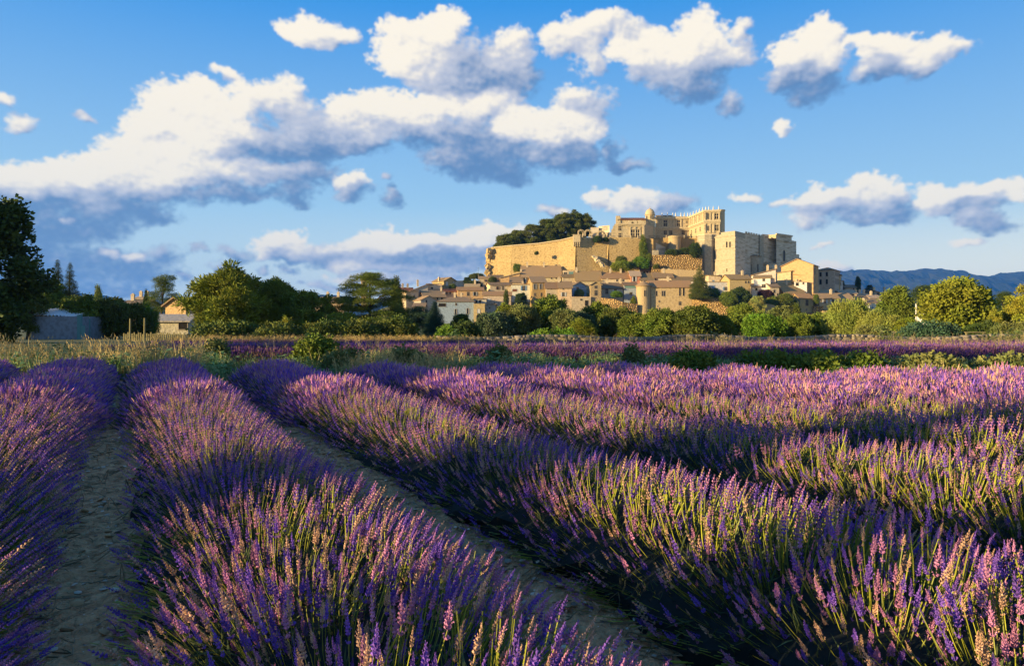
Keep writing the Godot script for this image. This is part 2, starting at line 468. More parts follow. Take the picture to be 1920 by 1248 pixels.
func lavender_row(x0: float, d0: float, d1: float, label: String, singles: int, rich: float) -> Node3D:
	var foot := Vector3(x0 - 0.528 * d0, 0, -d0)
	var root := thing("lavender_hedge", label, "lavender", foot, "rows of lavender in the near field")
	var len_ := (d1 - d0) / 0.8843
	var W := 0.93
	var H := 0.62
	var lumps := noise(int(x0 * 31.0) + 900, 0.9, 3)
	# the leafy body, a dark uneven mound under the stalks
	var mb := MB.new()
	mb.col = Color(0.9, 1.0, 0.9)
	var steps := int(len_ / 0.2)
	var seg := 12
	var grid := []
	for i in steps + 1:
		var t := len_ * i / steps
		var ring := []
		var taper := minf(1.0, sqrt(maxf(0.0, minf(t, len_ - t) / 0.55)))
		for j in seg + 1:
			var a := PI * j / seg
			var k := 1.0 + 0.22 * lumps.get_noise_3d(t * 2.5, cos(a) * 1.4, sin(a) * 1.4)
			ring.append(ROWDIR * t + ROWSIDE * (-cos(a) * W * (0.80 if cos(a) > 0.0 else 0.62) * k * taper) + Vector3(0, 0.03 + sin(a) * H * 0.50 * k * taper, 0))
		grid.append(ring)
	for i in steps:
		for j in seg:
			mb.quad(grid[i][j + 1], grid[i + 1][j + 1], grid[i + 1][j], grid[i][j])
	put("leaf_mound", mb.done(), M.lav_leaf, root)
	var spikes: Array = [[] as Array[Transform3D], [] as Array[Transform3D], [] as Array[Transform3D]]
	var tints: Array = [PackedColorArray(), PackedColorArray(), PackedColorArray()]
	var stems: Array[Transform3D] = []
	var stem_c := PackedColorArray()
	var leaves: Array[Transform3D] = []
	var leaf_c := PackedColorArray()
	var tufts: Array = [[] as Array[Transform3D], [] as Array[Transform3D], [] as Array[Transform3D]]
	var tuft_c: Array = [PackedColorArray(), PackedColorArray(), PackedColorArray()]
	var near: Array = []
	var t := 0.0
	while t < len_:
		var d := d0 + t * 0.8843
		var wx := foot.x + ROWDIR.x * t
		var dist := sqrt(d * d + wx * wx * 0.6)
		var per := (1150.0 if dist < 3.4 else 1100.0 if dist < 6.5 else 850.0 if dist < 11.0 else 760.0) * rich
		t += rng.randf_range(0.2, 1.8) / per
		var plant := roundf(t / 0.52) * 0.52
		var off := (t - plant) / 0.26
		var a := rng.randf_range(-1.0, 1.0)
		a = signf(a) * pow(absf(a), 0.88) * 1.68
		var ex := 1.0
		if t < 0.9 or t > len_ - 0.9:                     # the rounded end of the row
			ex = sqrt(clampf(minf(t, len_ - t) / 0.9, 0.02, 1.0))
		var k := 1.0 + 0.10 * lumps.get_noise_2d(t * 1.3, a) - 0.05 * off * off + 0.05 * sin(plant * 37.0)
		var deep := rng.randf()
		var r := k * (1.0 - 0.40 * deep * deep) * (0.96 + rng.randf() * 0.1)
		var tip := ROWDIR * t + ROWSIDE * (sin(a) * W * r * ex * (0.79 if a > 0.0 and x0 > 0.0 else 1.0)) + Vector3(0, maxf(0.05, (cos(a) * 0.86 + 0.14) * H * r * (0.35 + 0.65 * ex)), 0)
		tip += ROWDIR * off * 0.10 + Vector3(0.06 + 0.05 * rng.randf(), 0, -0.02) * cos(a)
		var base := ROWDIR * (plant + (t - plant) * 0.45) + ROWSIDE * (sin(a) * W * 0.34 * r) + Vector3(0, 0.06 + 0.12 * rng.randf() * cos(a), 0)
		var up := tip - base
		var way := (up.normalized() + Vector3(0.16, 0.46, -0.05) + Vector3(rng.randf_range(-0.16, 0.16), rng.randf_range(-0.1, 0.1), rng.randf_range(-0.16, 0.16))).normalized()
		var c := bloom_tint()
		# low on the left flank the spikes are few and the leafy stalks show
		var bare := 0.50 * smoothstep(0.65, 1.3, -a) if x0 > -2.0 else 0.0
		if dist > 11.0:
			if rng.randf() < bare * 0.8: c = Color(0.16, 0.19, 0.10) * rng.randf_range(0.7, 1.3)
			var v := rng.randi() % 3
			tufts[v].append(frame_on(tip - way * 0.15, way, rng.randf() * TAU, rng.randf_range(0.17, 0.25), rng.randf_range(0.17, 0.23)))
			tuft_c[v].append(c)
			continue
		var sl := rng.randf_range(0.05, 0.11)
		var v2 := 2 if dist < 3.6 else 1 if dist < 6.5 else 0
		var fat := 1.0 if v2 else 1.25
		var xf := frame_on(tip - way * sl, way, rng.randf() * TAU, sl, sl * rng.randf_range(0.7, 1.05) * fat)
		if rng.randf() < bare + 0.13: pass
		elif v2 == 2 and deep < 0.6 and near.size() < singles * 4: near.append([dist + rng.randf() * 0.3, xf, c])
		else:
			spikes[v2].append(xf); tints[v2].append(c)
		if v2 > 0 or rng.randf() < 0.5:
			var q := tip - way * sl * 0.9
			var thick := (1.1 + rng.randf() * 0.5) * (1.0 if v2 == 2 else 1.45)
			var y := q - base
			var x := y.cross(Vector3(cos(a * 3.0), 0.3, 1)).normalized()
			# the bow of the stalk goes outwards, so that it ends upright
			var z := (ROWSIDE * signf(a) - Vector3.UP * 0.4).normalized()
			z = (z - y.normalized() * z.dot(y.normalized())).normalized()
			stems.append(Transform3D(z.cross(y).normalized() * thick, y, z * maxf(y.length(), 0.2) * 1.0, base))
			var g := rng.randf_range(0.7, 1.3)
			stem_c.append(Color(0.40 * g, 0.42 * g, 0.045 * g) if rng.randf() < 0.8 else Color(0.3 * g, 0.33 * g, 0.09 * g))
		if rng.randf() < 0.14 + 0.7 * bare:
			var p := base.lerp(tip, rng.randf_range(0.25, 0.55))
			leaves.append(frame_on(p, up.normalized() + Vector3(0, 0.3, 0), rng.randf() * TAU, rng.randf_range(0.10, 0.2), rng.randf_range(0.12, 0.2)))
			var g := rng.randf_range(0.7, 1.3)
			leaf_c.append(Color(0.12 * g, 0.16 * g, 0.06 * g))
	near.sort_custom(func(p, q): return p[0] < q[0])
	for i in near.size():
		if i < singles:
			var o := put("flower_spike", SH.spike2, M.blooms[rng.randi() % 8], root)
			o.transform = near[i][1]
		else:
			spikes[2].append(near[i][1]); tints[2].append(near[i][2])
	for v in 3:
		if spikes[v].size(): many("flower_spikes", SH["spike%d" % v], M.bloom, spikes[v], tints[v], root)
		if tufts[v].size(): many("flower_tufts", SH["tuft%d" % v], M.bloom, tufts[v], tuft_c[v], root)
	if stems.size(): many("stems", SH.stem, M.stem, stems, stem_c, root)
	if leaves.size(): many("leaves", SH.leaf_tuft, M.leafy, leaves, leaf_c, root)
	return root

func far_lavender(d: float, xa: float, xb: float, label: String) -> void:
	var root := thing("lavender_hedge", label, "lavender", Vector3(xa, 0, -d), "rows of lavender in the far field")
	var tufts: Array = [[] as Array[Transform3D], [] as Array[Transform3D], [] as Array[Transform3D]]
	var tuft_c: Array = [PackedColorArray(), PackedColorArray(), PackedColorArray()]
	var L := xb - xa
	var mb := MB.new()
	var n := int(L / 0.6)
	for i in n:
		for j in 8:
			var p := []
			for q in [[i, j], [i + 1, j], [i + 1, j + 1], [i, j + 1]]:
				var a: float = PI * q[1] / 8
				var k: float = 1.0 + 0.15 * clod.get_noise_2d(q[0] * 0.9 + d * 7.0, q[1] * 1.1)
				p.append(Vector3(L * q[0] / n, 0.02 + sin(a) * 0.38 * k, cos(a) * 0.55 * k))
			mb.quad(p[0], p[1], p[2], p[3])
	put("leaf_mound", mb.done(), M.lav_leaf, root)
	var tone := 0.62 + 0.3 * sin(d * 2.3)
	for i in int(L * 150):
		var a := rng.randf_range(-1.5, 1.5)
		var x := rng.randf() * L
		var k := 1.0 + 0.12 * clod.get_noise_2d(x * 2.0, d)
		var tip := Vector3(x, cos(a) * 0.55 * k, sin(a) * 0.8 * k)
		var way := (Vector3(0.25, 0.9, 0) + Vector3(0, cos(a), sin(a)) * 0.6).normalized()
		var v := rng.randi() % 3
		tufts[v].append(frame_on(tip - way * 0.12, way, rng.randf() * TAU, rng.randf_range(0.2, 0.32), rng.randf_range(0.25, 0.34)))
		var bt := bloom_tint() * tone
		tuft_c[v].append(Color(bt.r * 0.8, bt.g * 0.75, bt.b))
	for v in 3: many("flower_tufts", SH["tuft%d" % v], M.bloom, tufts[v], tuft_c[v], root)

func lavender_materials() -> void:
	M.bloom = mat(1, 1, 1, 0.75, true)
	M.bloom.backlight_enabled = true
	M.bloom.backlight = srgb(0.10, 0.05, 0.10)
	M.blooms = []
	rng.seed = 5
	for i in 8:
		var c := bloom_tint()
		var m := mat(c.r, c.g, c.b, 0.75, true)
		m.backlight_enabled = true
		m.backlight = srgb(0.10, 0.05, 0.10)
		M.blooms.append(m)
	M.stem = mat(1, 1, 1, 0.6, true)
	M.leafy = mat(1, 1, 1, 0.8, true)
	M.leafy.backlight_enabled = true
	M.leafy.backlight = srgb(0.05, 0.07, 0.02)
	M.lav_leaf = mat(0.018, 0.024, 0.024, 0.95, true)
	SH.spike0 = spike_mesh(0); SH.spike1 = spike_mesh(1); SH.spike2 = spike_mesh(2)
	SH.stem = stem_mesh()
	for v in 3: SH["tuft%d" % v] = tuft_mesh(60 + v, 5, 0.5)
	SH.leaf_tuft = leaf_tuft_mesh(71, 12)

func lavender_field() -> void:
	lavender_materials()
	rng.seed = 2024
	# soil of the paths, clods and all
	var b := MB.new()
	var xs := []
	var zs := []
	var d := 1.0
	while d < 21.0:
		zs.append(d); d += maxf(0.05, d * 0.018)
	for j in zs.size() - 1:
		var n := 170
		for i in n:
			var p := []
			for q in [[i, j], [i + 1, j], [i + 1, j + 1], [i, j + 1]]:
				var dd: float = zs[q[1]]
				var x: float = -1.0 - dd * 0.95 + (2.0 + dd * 1.9) * q[0] / n
				p.append(Vector3(x, soil_height(x, -dd), -dd))
			b.quad(p[0], p[1], p[2], p[3])
	setting("field_soil", "grey brown stony soil showing in the paths between lavender rows", b.done(), M.soil)
	var peb := MB.new()
	peb.lathe([Vector2(0, -0.4), Vector2(0.75, -0.25), Vector2(1, 0.05), Vector2(0.6, 0.4), Vector2(0, 0.5)], 6)
	var where: Array[Transform3D] = []
	var tint := PackedColorArray()
	for i in 26000:
		var dd := 1.2 + 17.0 * pow(rng.randf(), 1.5)
		var k := rng.randi_range(-1, 4)
		var x := -0.25 + 2.4 * k - 0.528 * dd + rng.randf_range(-0.75, 0.75)
		var s := 0.004 + 0.022 * pow(rng.randf(), 4.0)
		var t := Basis.from_euler(Vector3(rng.randf() * 0.6, rng.randf() * TAU, rng.randf() * 0.6)).scaled(Vector3(s, s * 0.6, s * rng.randf_range(0.7, 1.3)))
		where.append(Transform3D(t, Vector3(x, soil_height(x, -dd) + s * 0.15, -dd)))
		var g := rng.randf_range(0.25, 0.95)
		tint.append(Color(g, g * 0.80, g * 0.58))
	var pb := many("pebbles", peb.done(), M.pebble, where, tint, self)
	tag(pb, "small pale pebbles and clods strewn over the soil paths", "pebbles", "", "stuff")
	# clods
	where = []; tint = PackedColorArray()
	for i in 7000:
		var dd := 1.2 + 14.0 * pow(rng.randf(), 1.4)
		var x := -0.25 + 2.4 * rng.randi_range(-1, 3) - 0.528 * dd + rng.randf_range(-0.8, 0.8)
		var s := 0.010 + 0.030 * pow(rng.randf(), 2.5)
		where.append(Transform3D(Basis.from_euler(Vector3(rng.randf(), rng.randf() * TAU, rng.randf())).scaled(Vector3(s, s * 0.75, s * rng.randf_range(0.7, 1.4))), Vector3(x, soil_height(x, -dd) + s * 0.1, -dd)))
		var g := rng.randf_range(0.45, 1.0)
		tint.append(Color(0.80 * g, 0.50 * g, 0.24 * g))
	tag(many("soil_clods", peb.done(), M.pebble, where, tint, self), "brown clods of earth lying on the soil paths", "clods", "", "stuff")
	# dry bits fallen on the paths
	where = []; tint = PackedColorArray()
	for i in 5000:
		var dd := 1.2 + 12.0 * pow(rng.randf(), 1.5)
		var x := -0.25 + 2.4 * rng.randi_range(-1, 3) - 0.528 * dd + rng.randf_range(-0.7, 0.7)
		var y := Vector3(rng.randf_range(-1, 1), rng.randf_range(-0.05, 0.25), rng.randf_range(-1, 1))
		where.append(frame_on(Vector3(x, soil_height(x, -dd) + 0.004, -dd), y, 0.3, rng.randf_range(0.03, 0.12), rng.randf_range(0.7, 1.6)))
		var g := rng.randf_range(0.4, 1.3)
		tint.append(Color(0.42 * g, 0.31 * g, 0.17 * g))
	tag(many("dry_litter", SH.stem, M.stem, where, tint, self), "dry broken stalks lying on the soil paths", "litter", "", "stuff")
	var names := ["lavender row at the far left, mostly hidden behind the first dark row", "dark blue lavender row left of the bare soil path, lit crest at left",
		"broad lavender row right of the soil path, running down to the bottom centre", "lavender row with tall sunlit spikes rising right of the second path",
		"lavender row with long pale pink lit crest, behind the tall sunlit row", "lavender row fifth from the left, lit crest reaching the right edge",
		"lavender row sixth from the left, thin lit crest below the weeds", "lavender row seventh from the left, only its crest showing at right",
		"lavender row eighth from the left, near the right edge", "lavender row farthest right, a short end by the bindweed"]
	for k in range(0, 10):
		var x0 := 0.90 + 2.4 * (k - 2)
		var d1 := (17.06 - 0.16 * x0) / 0.9155
		var d0 := maxf(0.75, x0 / 1.24 - 2.0)
		if k == 0: d0 = 6.0
		if k == 1: d0 = 1.2
		lavender_row(x0, d0, d1, names[k], [0, 120, 300, 300, 120, 0, 0, 0, 0, 0][k], 1.0)
	var far_names := ["front lavender row of the far field, just behind the green weeds", "second lavender row of the far field, counted from the weeds", "third lavender row of the far field, counted from the weeds",
		"fourth lavender row of the far field, pink topped", "fifth lavender row of the far field, third from the stone wall", "sixth lavender row of the far field, second from the stone wall", "last lavender row of the far field, along the foot of the stone wall"]
	for k in 7:
		var dd := 27.0 + 2.15 * k
		far_lavender(dd, -0.50 * dd - (2.0 if k < 3 else 0.0), 0.78 * dd, far_names[k])

# ---------------------------------------------------------------- trees and shrubs
func leaf_cluster(sd: int, n: int, size: float, thin: float) -> ArrayMesh:   # a spray of leaves filling a ball of radius 1
	rng.seed = sd
	var b := MB.new()
	for i in n:
		var o := Vector3(rng.randf_range(-1, 1), rng.randf_range(-0.8, 0.8), rng.randf_range(-1, 1))
		if o.length() > 1.0: o = o.normalized() * rng.randf()
		var a := (o.normalized() + Vector3(rng.randf_range(-0.8, 0.8), rng.randf_range(-0.2, 0.9), rng.randf_range(-0.8, 0.8))).normalized() * size * rng.randf_range(0.7, 1.2)
		var s := a.cross(Vector3(rng.randf_range(-1, 1), rng.randf_range(-1, 1), rng.randf_range(-1, 1))).normalized() * size * thin
		var g := rng.randf_range(0.75, 1.2)
		b.col = Color(g, g, g)
		var m := o + a * 0.45 + s.cross(a).normalized() * size * 0.1
		b.tri(o, m + s, o + a); b.tri(o, o + a, m - s)
	return b.done()

const GREENS := {
	"dark": [0.072, 0.116, 0.024], "oak": [0.145, 0.180, 0.032], "mid": [0.190, 0.255, 0.034], "yellow": [0.26, 0.31, 0.032], "gold": [0.36, 0.37, 0.040],
	"olive": [0.22, 0.25, 0.075], "bright": [0.160, 0.30, 0.026], "willow": [0.36, 0.42, 0.085], "grey": [0.125, 0.185, 0.095], "purple": [0.075, 0.034, 0.042], "pale": [0.46, 0.46, 0.12], "blue": [0.075, 0.150, 0.085],
}

func lobe_points(list: Array, c: Vector3, r: Vector3, gap: float) -> void:   # places of leaf sprays over one lobe of a crown
	var area := 4.0 * PI * pow((pow(r.x * r.y, 1.6) + pow(r.x * r.z, 1.6) + pow(r.y * r.z, 1.6)) / 3.0, 1.0 / 1.6)
	for i in int(area / (gap * gap) * 0.9) + 4:
		var z := rng.randf_range(-0.75, 1.0)
		var a := rng.randf() * TAU
		var q := sqrt(1.0 - z * z)
		var d := 1.0 - 0.55 * pow(rng.randf(), 2.2)
		if rng.randf() < 0.14: d *= rng.randf_range(1.05, 1.35)
		list.append(c + Vector3(cos(a) * q * r.x, z * r.y, sin(a) * q * r.z) * d)

func tree(called: String, label: String, px: float, top: float, hw: float, base: float, d: float, kind: String, green: String, group := "") -> Node3D:
	var foot := at(px, base, d)
	if base > 600.0: foot.y = 0.0
	var H := at(px, top, d).y - foot.y
	var R := hw / F * d
	return plant(called, label, foot, H, R, kind, green, group, int(px * 7.0 + top * 3.0))

func plant(called: String, label: String, foot: Vector3, H: float, R: float, kind: String, green: String, group: String, sd: int) -> Node3D:
	rng.seed = sd
	var root := thing(called, label, "shrub" if kind == "bush" or kind == "hedge" else "tree", foot, group)
	var pts: Array = []
	var limbs: Array = []
	var gap := clampf(R * 0.145, 0.16, 0.60)
	var flat := 1.0
	var mesh := "broad"
	var trunk := true
	match kind:
		"round", "open", "full", "feather":
			# many small boughs through the crown's volume, thinner towards its middle, so that light and dark clumps and gaps show
			var n := 40 if kind != "open" else 34
			if kind == "feather": n = 58; mesh = "thin"
			var low := 0.06 if kind == "full" else 0.16
			var p1 := rng.randf() * TAU
			var p2 := rng.randf() * TAU
			var wild := 1.6 if kind == "feather" else 1.0
			for i in n:
				var z := -0.92 + 1.9 * (i + 0.5) / n
				var a := TAU * i * 0.618 + rng.randf() * 0.7
				var q := sqrt(maxf(0.0, 1.0 - z * z)) * (0.62 + 0.40 * rng.randf())
				var s := (0.25 if kind != "open" else 0.20) * rng.randf_range(0.7, 1.35)
				var wide := (1.0 if z > -0.3 else 0.92) * (0.92 + wild * (0.17 * sin(a * 2.0 + p1 + z) + 0.12 * sin(a * 3.0 + p2 + z * 2.0)))
				var c := Vector3(cos(a) * q * R * (1.0 - s * 0.7) * wide, H * (low + (1.0 - low) * (z * 0.5 + 0.5)) - s * minf(R, H * 0.4) * 0.7, sin(a) * q * R * (1.0 - s * 0.7) * wide)
				c.y *= 1.0 + wild * (0.05 * sin(a * 2.0 + p2) - 0.02)
				if kind == "open" or kind == "feather": c += wild * Vector3(rng.randf_range(-0.12, 0.12) * R, rng.randf_range(-0.05, 0.03) * H, rng.randf_range(-0.12, 0.12) * R)
				lobe_points(pts, c, Vector3(R * s * 1.15, minf(H * 0.42, R) * s * (0.75 if kind != "feather" else 0.40), R * s * 1.15), gap)
				if i % 4 == 1:                              # a bough that reaches out of the crown
					var o := Vector3(cos(a) * q, z * 0.5 + 0.25, sin(a) * q).normalized()
					lobe_points(pts, c + Vector3(o.x * R, o.y * minf(R, H * 0.4), o.z * R) * rng.randf_range(0.10, 0.24), Vector3(R, minf(R, H * 0.4) * 0.8, R) * s * 0.55, gap)
				if i % 5 == 0: limbs.append(c)
		"bush", "hedge":
			trunk = false
			mesh = "broad"
			for i in 11:
				var a := TAU * i * 0.618
				var q := sqrt(rng.randf()) * 0.68
				var s := rng.randf_range(0.28, 0.5)
				var c := Vector3(cos(a) * q * R, H * (0.62 - 0.42 * q) * rng.randf_range(0.55, 1.1), sin(a) * q * minf(R, 3.0))
				lobe_points(pts, c, Vector3(R * s, minf(H * 0.42, H - c.y + 0.05), minf(R, 2.5) * s), gap)
		"column":                                          # cypress and poplar
			gap = clampf(R * 0.35, 0.14, 0.5)
			for i in 13:
				var f := (i + 0.4) / 13.0
				var r := R * pow(sin(PI * clampf(0.14 + f * 0.84, 0, 1)), 0.7) * rng.randf_range(0.85, 1.12)
				lobe_points(pts, Vector3(rng.randf_range(-0.1, 0.1) * R, H * (0.05 + f * 0.93), rng.randf_range(-0.1, 0.1) * R), Vector3(r, H / 13.0 * 1.2, r), gap)
		"fir":
			mesh = "needle"
			gap = clampf(R * 0.17, 0.14, 0.5)
			for i in 46:
				var f := pow((i + 0.5) / 46.0, 0.85)
				var r := R * pow(1.0 - f, 0.85) * rng.randf_range(0.72, 1.12) + 0.05 * R
				for k in 3:
					var a := TAU * (k / 3.0 + i * 0.382) + rng.randf() * 0.6
					lobe_points(pts, Vector3(cos(a) * r * 0.62, H * (0.03 + 0.95 * f) - r * 0.18, sin(a) * r * 0.62), Vector3(r * 0.5, H * 0.020, r * 0.5), gap)
		"cedar":
			mesh = "needle"
			gap = clampf(R * 0.065, 0.2, 0.45)
			for i in 62:
				var f := (i + 0.5) / 62.0
				var r := R * (1.02 - 0.80 * pow(f, 1.7)) * (0.75 + 0.25 * smoothstep(0.0, 0.2, f))
				var a := TAU * i * 0.618 + rng.randf() * 0.5
				var q := r * (0.25 + 0.72 * sqrt(rng.randf()))
				var s := R * rng.randf_range(0.13, 0.30) * (1.0 - 0.45 * f)
				var c := Vector3(cos(a) * q, H * (0.10 + 0.86 * f) + rng.randf_range(-0.02, 0.02) * H + q * 0.05, sin(a) * q)
				lobe_points(pts, c, Vector3(s * 1.2, H * rng.randf_range(0.016, 0.034), s), gap)
				if i % 3 == 0: limbs.append(c)
		"pine":
			mesh = "needle"
			gap = clampf(R * 0.13, 0.16, 0.5)
			for i in 17:
				var a := TAU * i * 0.618
				var f := i / 16.0
				var q := R * (0.92 - 0.6 * f * f) * sqrt(rng.randf_range(0.1, 1.0)) * (0.65 + 0.35 * sin(f * PI))
				var c := Vector3(cos(a) * q, H * (0.34 + 0.60 * f), sin(a) * q)
				lobe_points(pts, c, Vector3(R * 0.38, H * 0.055, R * 0.34) * rng.randf_range(0.75, 1.2), gap)
				if i % 2 == 0: limbs.append(c)
		"willow":
			mesh = "thin"
			for i in 20:
				var a := TAU * i * 0.618
				var q := R * 0.72 * sqrt(rng.randf())
				var h := H * (0.98 - 0.62 * pow(q / R, 1.5) * rng.randf_range(0.8, 1.3)) 
				var s := R * rng.randf_range(0.16, 0.30)
				lobe_points(pts, Vector3(cos(a) * q + 0.10 * R, h - H * 0.16, sin(a) * q), Vector3(s, H * 0.17, s), gap)
			lobe_points(pts, Vector3(0, H * 0.34, 0), Vector3(R * 0.85, H * 0.34, R * 0.85), gap)
	# bring the grown crown to the tree's measured height and half width
	var hs := PackedFloat32Array()
	var ws := PackedFloat32Array()
	for p in pts:
		hs.append(p.y)
		ws.append(absf(p.x))
	hs.sort()
	ws.sort()
	var fit := Vector3(R * 0.86 / maxf(ws[int(ws.size() * 0.975)], 0.01), (H - gap * 0.5) / maxf(hs[int(hs.size() * 0.992)], 0.01), 1.0)
	fit.z = fit.x
	for i in pts.size(): pts[i] = pts[i] * fit
	for i in limbs.size(): limbs[i] = limbs[i] * fit
	var where: Array[Transform3D] = []
	var tint := PackedColorArray()
	var g: Array = GREENS[green]
	var size := gap * (1.05 if mesh != "needle" else 1.0)
	var hue := noise(sd, 0.9 / maxf(R, 0.3), 2)
	for p in pts:
		var s := size * rng.randf_range(0.75, 1.3)
		if kind == "fir": s *= lerpf(1.0, 0.42, clampf(p.y / H, 0.0, 1.0))
		var bs := Basis.from_euler(Vector3(rng.randf_range(-0.5, 0.5), rng.randf() * TAU, rng.randf_range(-0.5, 0.5)))
		if mesh == "thin" and kind == "willow": bs = Basis.from_euler(Vector3(rng.randf_range(-0.2, 0.2), rng.randf() * TAU, -0.35))
		where.append(Transform3D(bs.scaled(Vector3(s, s * (0.6 if mesh == "needle" else 1.0), s)), p))
		var k := rng.randf_range(0.8, 1.22) * (1.0 + 0.25 * hue.get_noise_3dv(p))
		var w := 1.0 + 0.25 * hue.get_noise_3dv(p + Vector3(50, 0, 0))
		tint.append(Color(g[0] * k * w, g[1] * k, g[2] * k))
	many("crown", SH[mesh], M.leaf, where, tint, root)
	if trunk:
		var b := MB.new()
		var r := clampf(H * 0.022, 0.04, 0.4)
		var bend := Vector3(rng.randf_range(-0.04, 0.04), 0, rng.randf_range(-0.04, 0.04)) * H
		var up := 0.9 if kind in ["fir", "column", "cedar"] else 0.62
		b.tube([Vector3(0, -0.3, 0), Vector3(0, H * 0.05, 0), bend + Vector3(0, H * 0.3, 0), bend * 0.4 + Vector3(0, H * up, 0)], [r * 1.5, r * 1.1, r * 0.85, r * 0.25], 7)
		for c in limbs:
			var s := bend * 0.6 + Vector3(0, clampf(c.y * 0.72, H * 0.08, H * up * 0.9), 0)
			b.tube([s, s.lerp(c, 0.55) + Vector3(0, 0.03 * H, 0), c], [r * 0.5, r * 0.32, r * 0.12], 5)
		put("trunk", b.done(), M.bark, root)
	return root

func tree_materials() -> void:
	M.leaf = mat(1, 1, 1, 0.7, true)
	M.leaf.backlight_enabled = true
	M.leaf.backlight = srgb(0.050, 0.052, 0.006)
	M.bark = mat(0.11, 0.085, 0.06, 0.95)
	SH.broad = leaf_cluster(11, 16, 0.62, 0.34)
	SH.needle = leaf_cluster(12, 22, 0.62, 0.13)
	SH.thin = leaf_cluster(13, 22, 0.85, 0.12)

func trees() -> void:
	tree_materials()
	# left of the village
	tree("dense_tree", "big dark dense tree cut off by the left edge of the picture", -26, 378, 86, 645, 60, "full", "dark")
	tree("broadleaf_tree", "medium green tree just right of the big dark tree at the left", 52, 492, 36, 615, 78, "open", "oak")
	tree("fir_tree", "left of two tall pointed firs, the taller one", 107, 491, 30, 618, 92, "fir", "dark", "pointed firs behind the blue grey shed")
	tree("fir_tree", "right of two tall pointed firs, dark and narrow", 131, 496, 27, 618, 94, "fir", "dark", "pointed firs behind the blue grey shed")
	tree("broadleaf_tree", "yellow green sunlit tree in front of the two pointed firs", 93, 535, 34, 615, 88, "open", "mid")
	tree("shrubby_tree", "bushy tree with yellow lit left side, right of the blue grey shed", 150, 556, 34, 628, 82, "round", "mid")
	tree("shrubby_tree", "dark bushy tree below the small pale poplar", 205, 562, 42, 628, 84, "round", "oak")
	tree("shrubby_tree", "dark bushy tree left of the bright green hedge", 250, 570, 34, 628, 84, "open", "oak")
	tree("hedge_shrub", "bright green clipped hedge left of the stone farmhouse", 276, 574, 20, 625, 92, "bush", "bright")
	tree("poplar", "small pale yellow poplar rising over the dark bushes at left", 183, 537, 8, 605, 170, "column", "willow")
	tree("pine_tree", "umbrella shaped pine standing over the stone farmhouse roof", 306, 515, 34, 612, 150, "pine", "mid")
	tree("cypress", "tiny dark cypress left of the umbrella pine", 273, 545, 4, 600, 160, "column", "dark")
	tree("acacia_tree", "wide feathery brown green tree right of the stone farmhouse", 430, 511, 70, 628, 78, "feather", "yellow")
	tree("broadleaf_tree", "ragged dark tree right of the wide feathery tree", 520, 529, 42, 625, 82, "feather", "mid")
	tree("broadleaf_tree", "dark rounded tree with yellow green top, left of the twin chimneys", 583, 548, 42, 628, 80, "open", "mid")
	tree("small_shrub", "small yellow shrub lit against the dark trees near the hedge", 538, 597, 11, 625, 66, "bush", "gold")
	tree("hedge_shrub", "low dark hedge under the wide feathery tree", 425, 606, 58, 632, 61, "hedge", "oak")
	tree("hedge_shrub", "low dark hedge under the ragged dark tree", 520, 608, 52, 632, 60, "hedge", "oak")
	tree("hedge_shrub", "low dark hedge left of the great cedar", 612, 604, 44, 632, 60, "hedge", "oak")
	tree("shrubby_tree", "yellow green lit bush at the left foot of the great cedar", 643, 588, 30, 628, 74, "round", "yellow")
	tree("cedar", "great flat layered cedar in front of the village", 694, 512, 92, 632, 84, "cedar", "mid")
	tree("poplar", "slim dark poplar right beside the great cedar", 743, 521, 10, 615, 110, "column", "oak")
	tree("hedge_shrub", "dark rounded shrub under the great cedar, left one", 668, 603, 48, 634, 61, "bush", "oak")
	tree("hedge_shrub", "dark rounded shrub under the great cedar, right one", 745, 596, 46, 634, 62, "bush", "oak")
	tree("pine_tree", "dark spreading pine between the cedar and the blue fronted house", 785, 574, 30, 632, 82, "pine", "blue")
	tree("pine_tree", "dark pointed conifer left of the blue fronted house", 815, 566, 27, 632, 80, "fir", "blue")
	tree("shrubby_tree", "round brown green bush before the blue fronted house", 865, 590, 19, 630, 78, "round", "oak")
	tree("hedge_shrub", "dark hedge below the blue fronted house", 868, 604, 40, 634, 62, "hedge", "dark")
	tree("small_shrub", "yellow green bush on the dry strip before the stone wall", 838, 612, 22, 637, 45, "bush", "bright")
	# the belt of trees below the village
	tree("broadleaf_tree", "dark round tree below the patched grey house", 925, 588, 33, 632, 74, "round", "grey")
	tree("broadleaf_tree", "yellow tipped tree below the small cypress", 948, 572, 24, 628, 84, "open", "yellow")
	tree("broadleaf_tree", "pale flowering tree right of the dark round tree", 978, 574, 31, 632, 76, "round", "olive")
	tree("broadleaf_tree", "tall green tree hiding the foot of the ochre fronted house", 1030, 556, 36, 632, 80, "open", "mid")
	tree("broadleaf_tree", "olive green tree below the pale double house", 1062, 582, 30, 632, 72, "round", "olive")
	tree("broadleaf_tree", "dark tree below the arched doorway", 1088, 586, 28, 632, 74, "round", "grey")
	tree("broadleaf_tree", "green tree before the steps with the arched doorway", 1122, 568, 32, 632, 82, "open", "mid")
	tree("broadleaf_tree", "broad dark tree below the rubble slope", 1158, 580, 38, 632, 76, "round", "oak")
	tree("broadleaf_tree", "dark green tree left of the round tower's foot", 1190, 590, 30, 634, 72, "round", "mid")
	tree("spiky_shrub", "spiky yellowish shrub before the dark trees at the wall", 1088, 600, 26, 637, 54, "willow", "yellow")
	tree("hedge_shrub", "bright green low bush by the left part of the stone wall", 1018, 619, 34, 640, 47, "bush", "bright")
	tree("hedge_shrub", "bright green low bush between wall and spiky shrub", 1056, 618, 24, 640, 47, "bush", "bright")
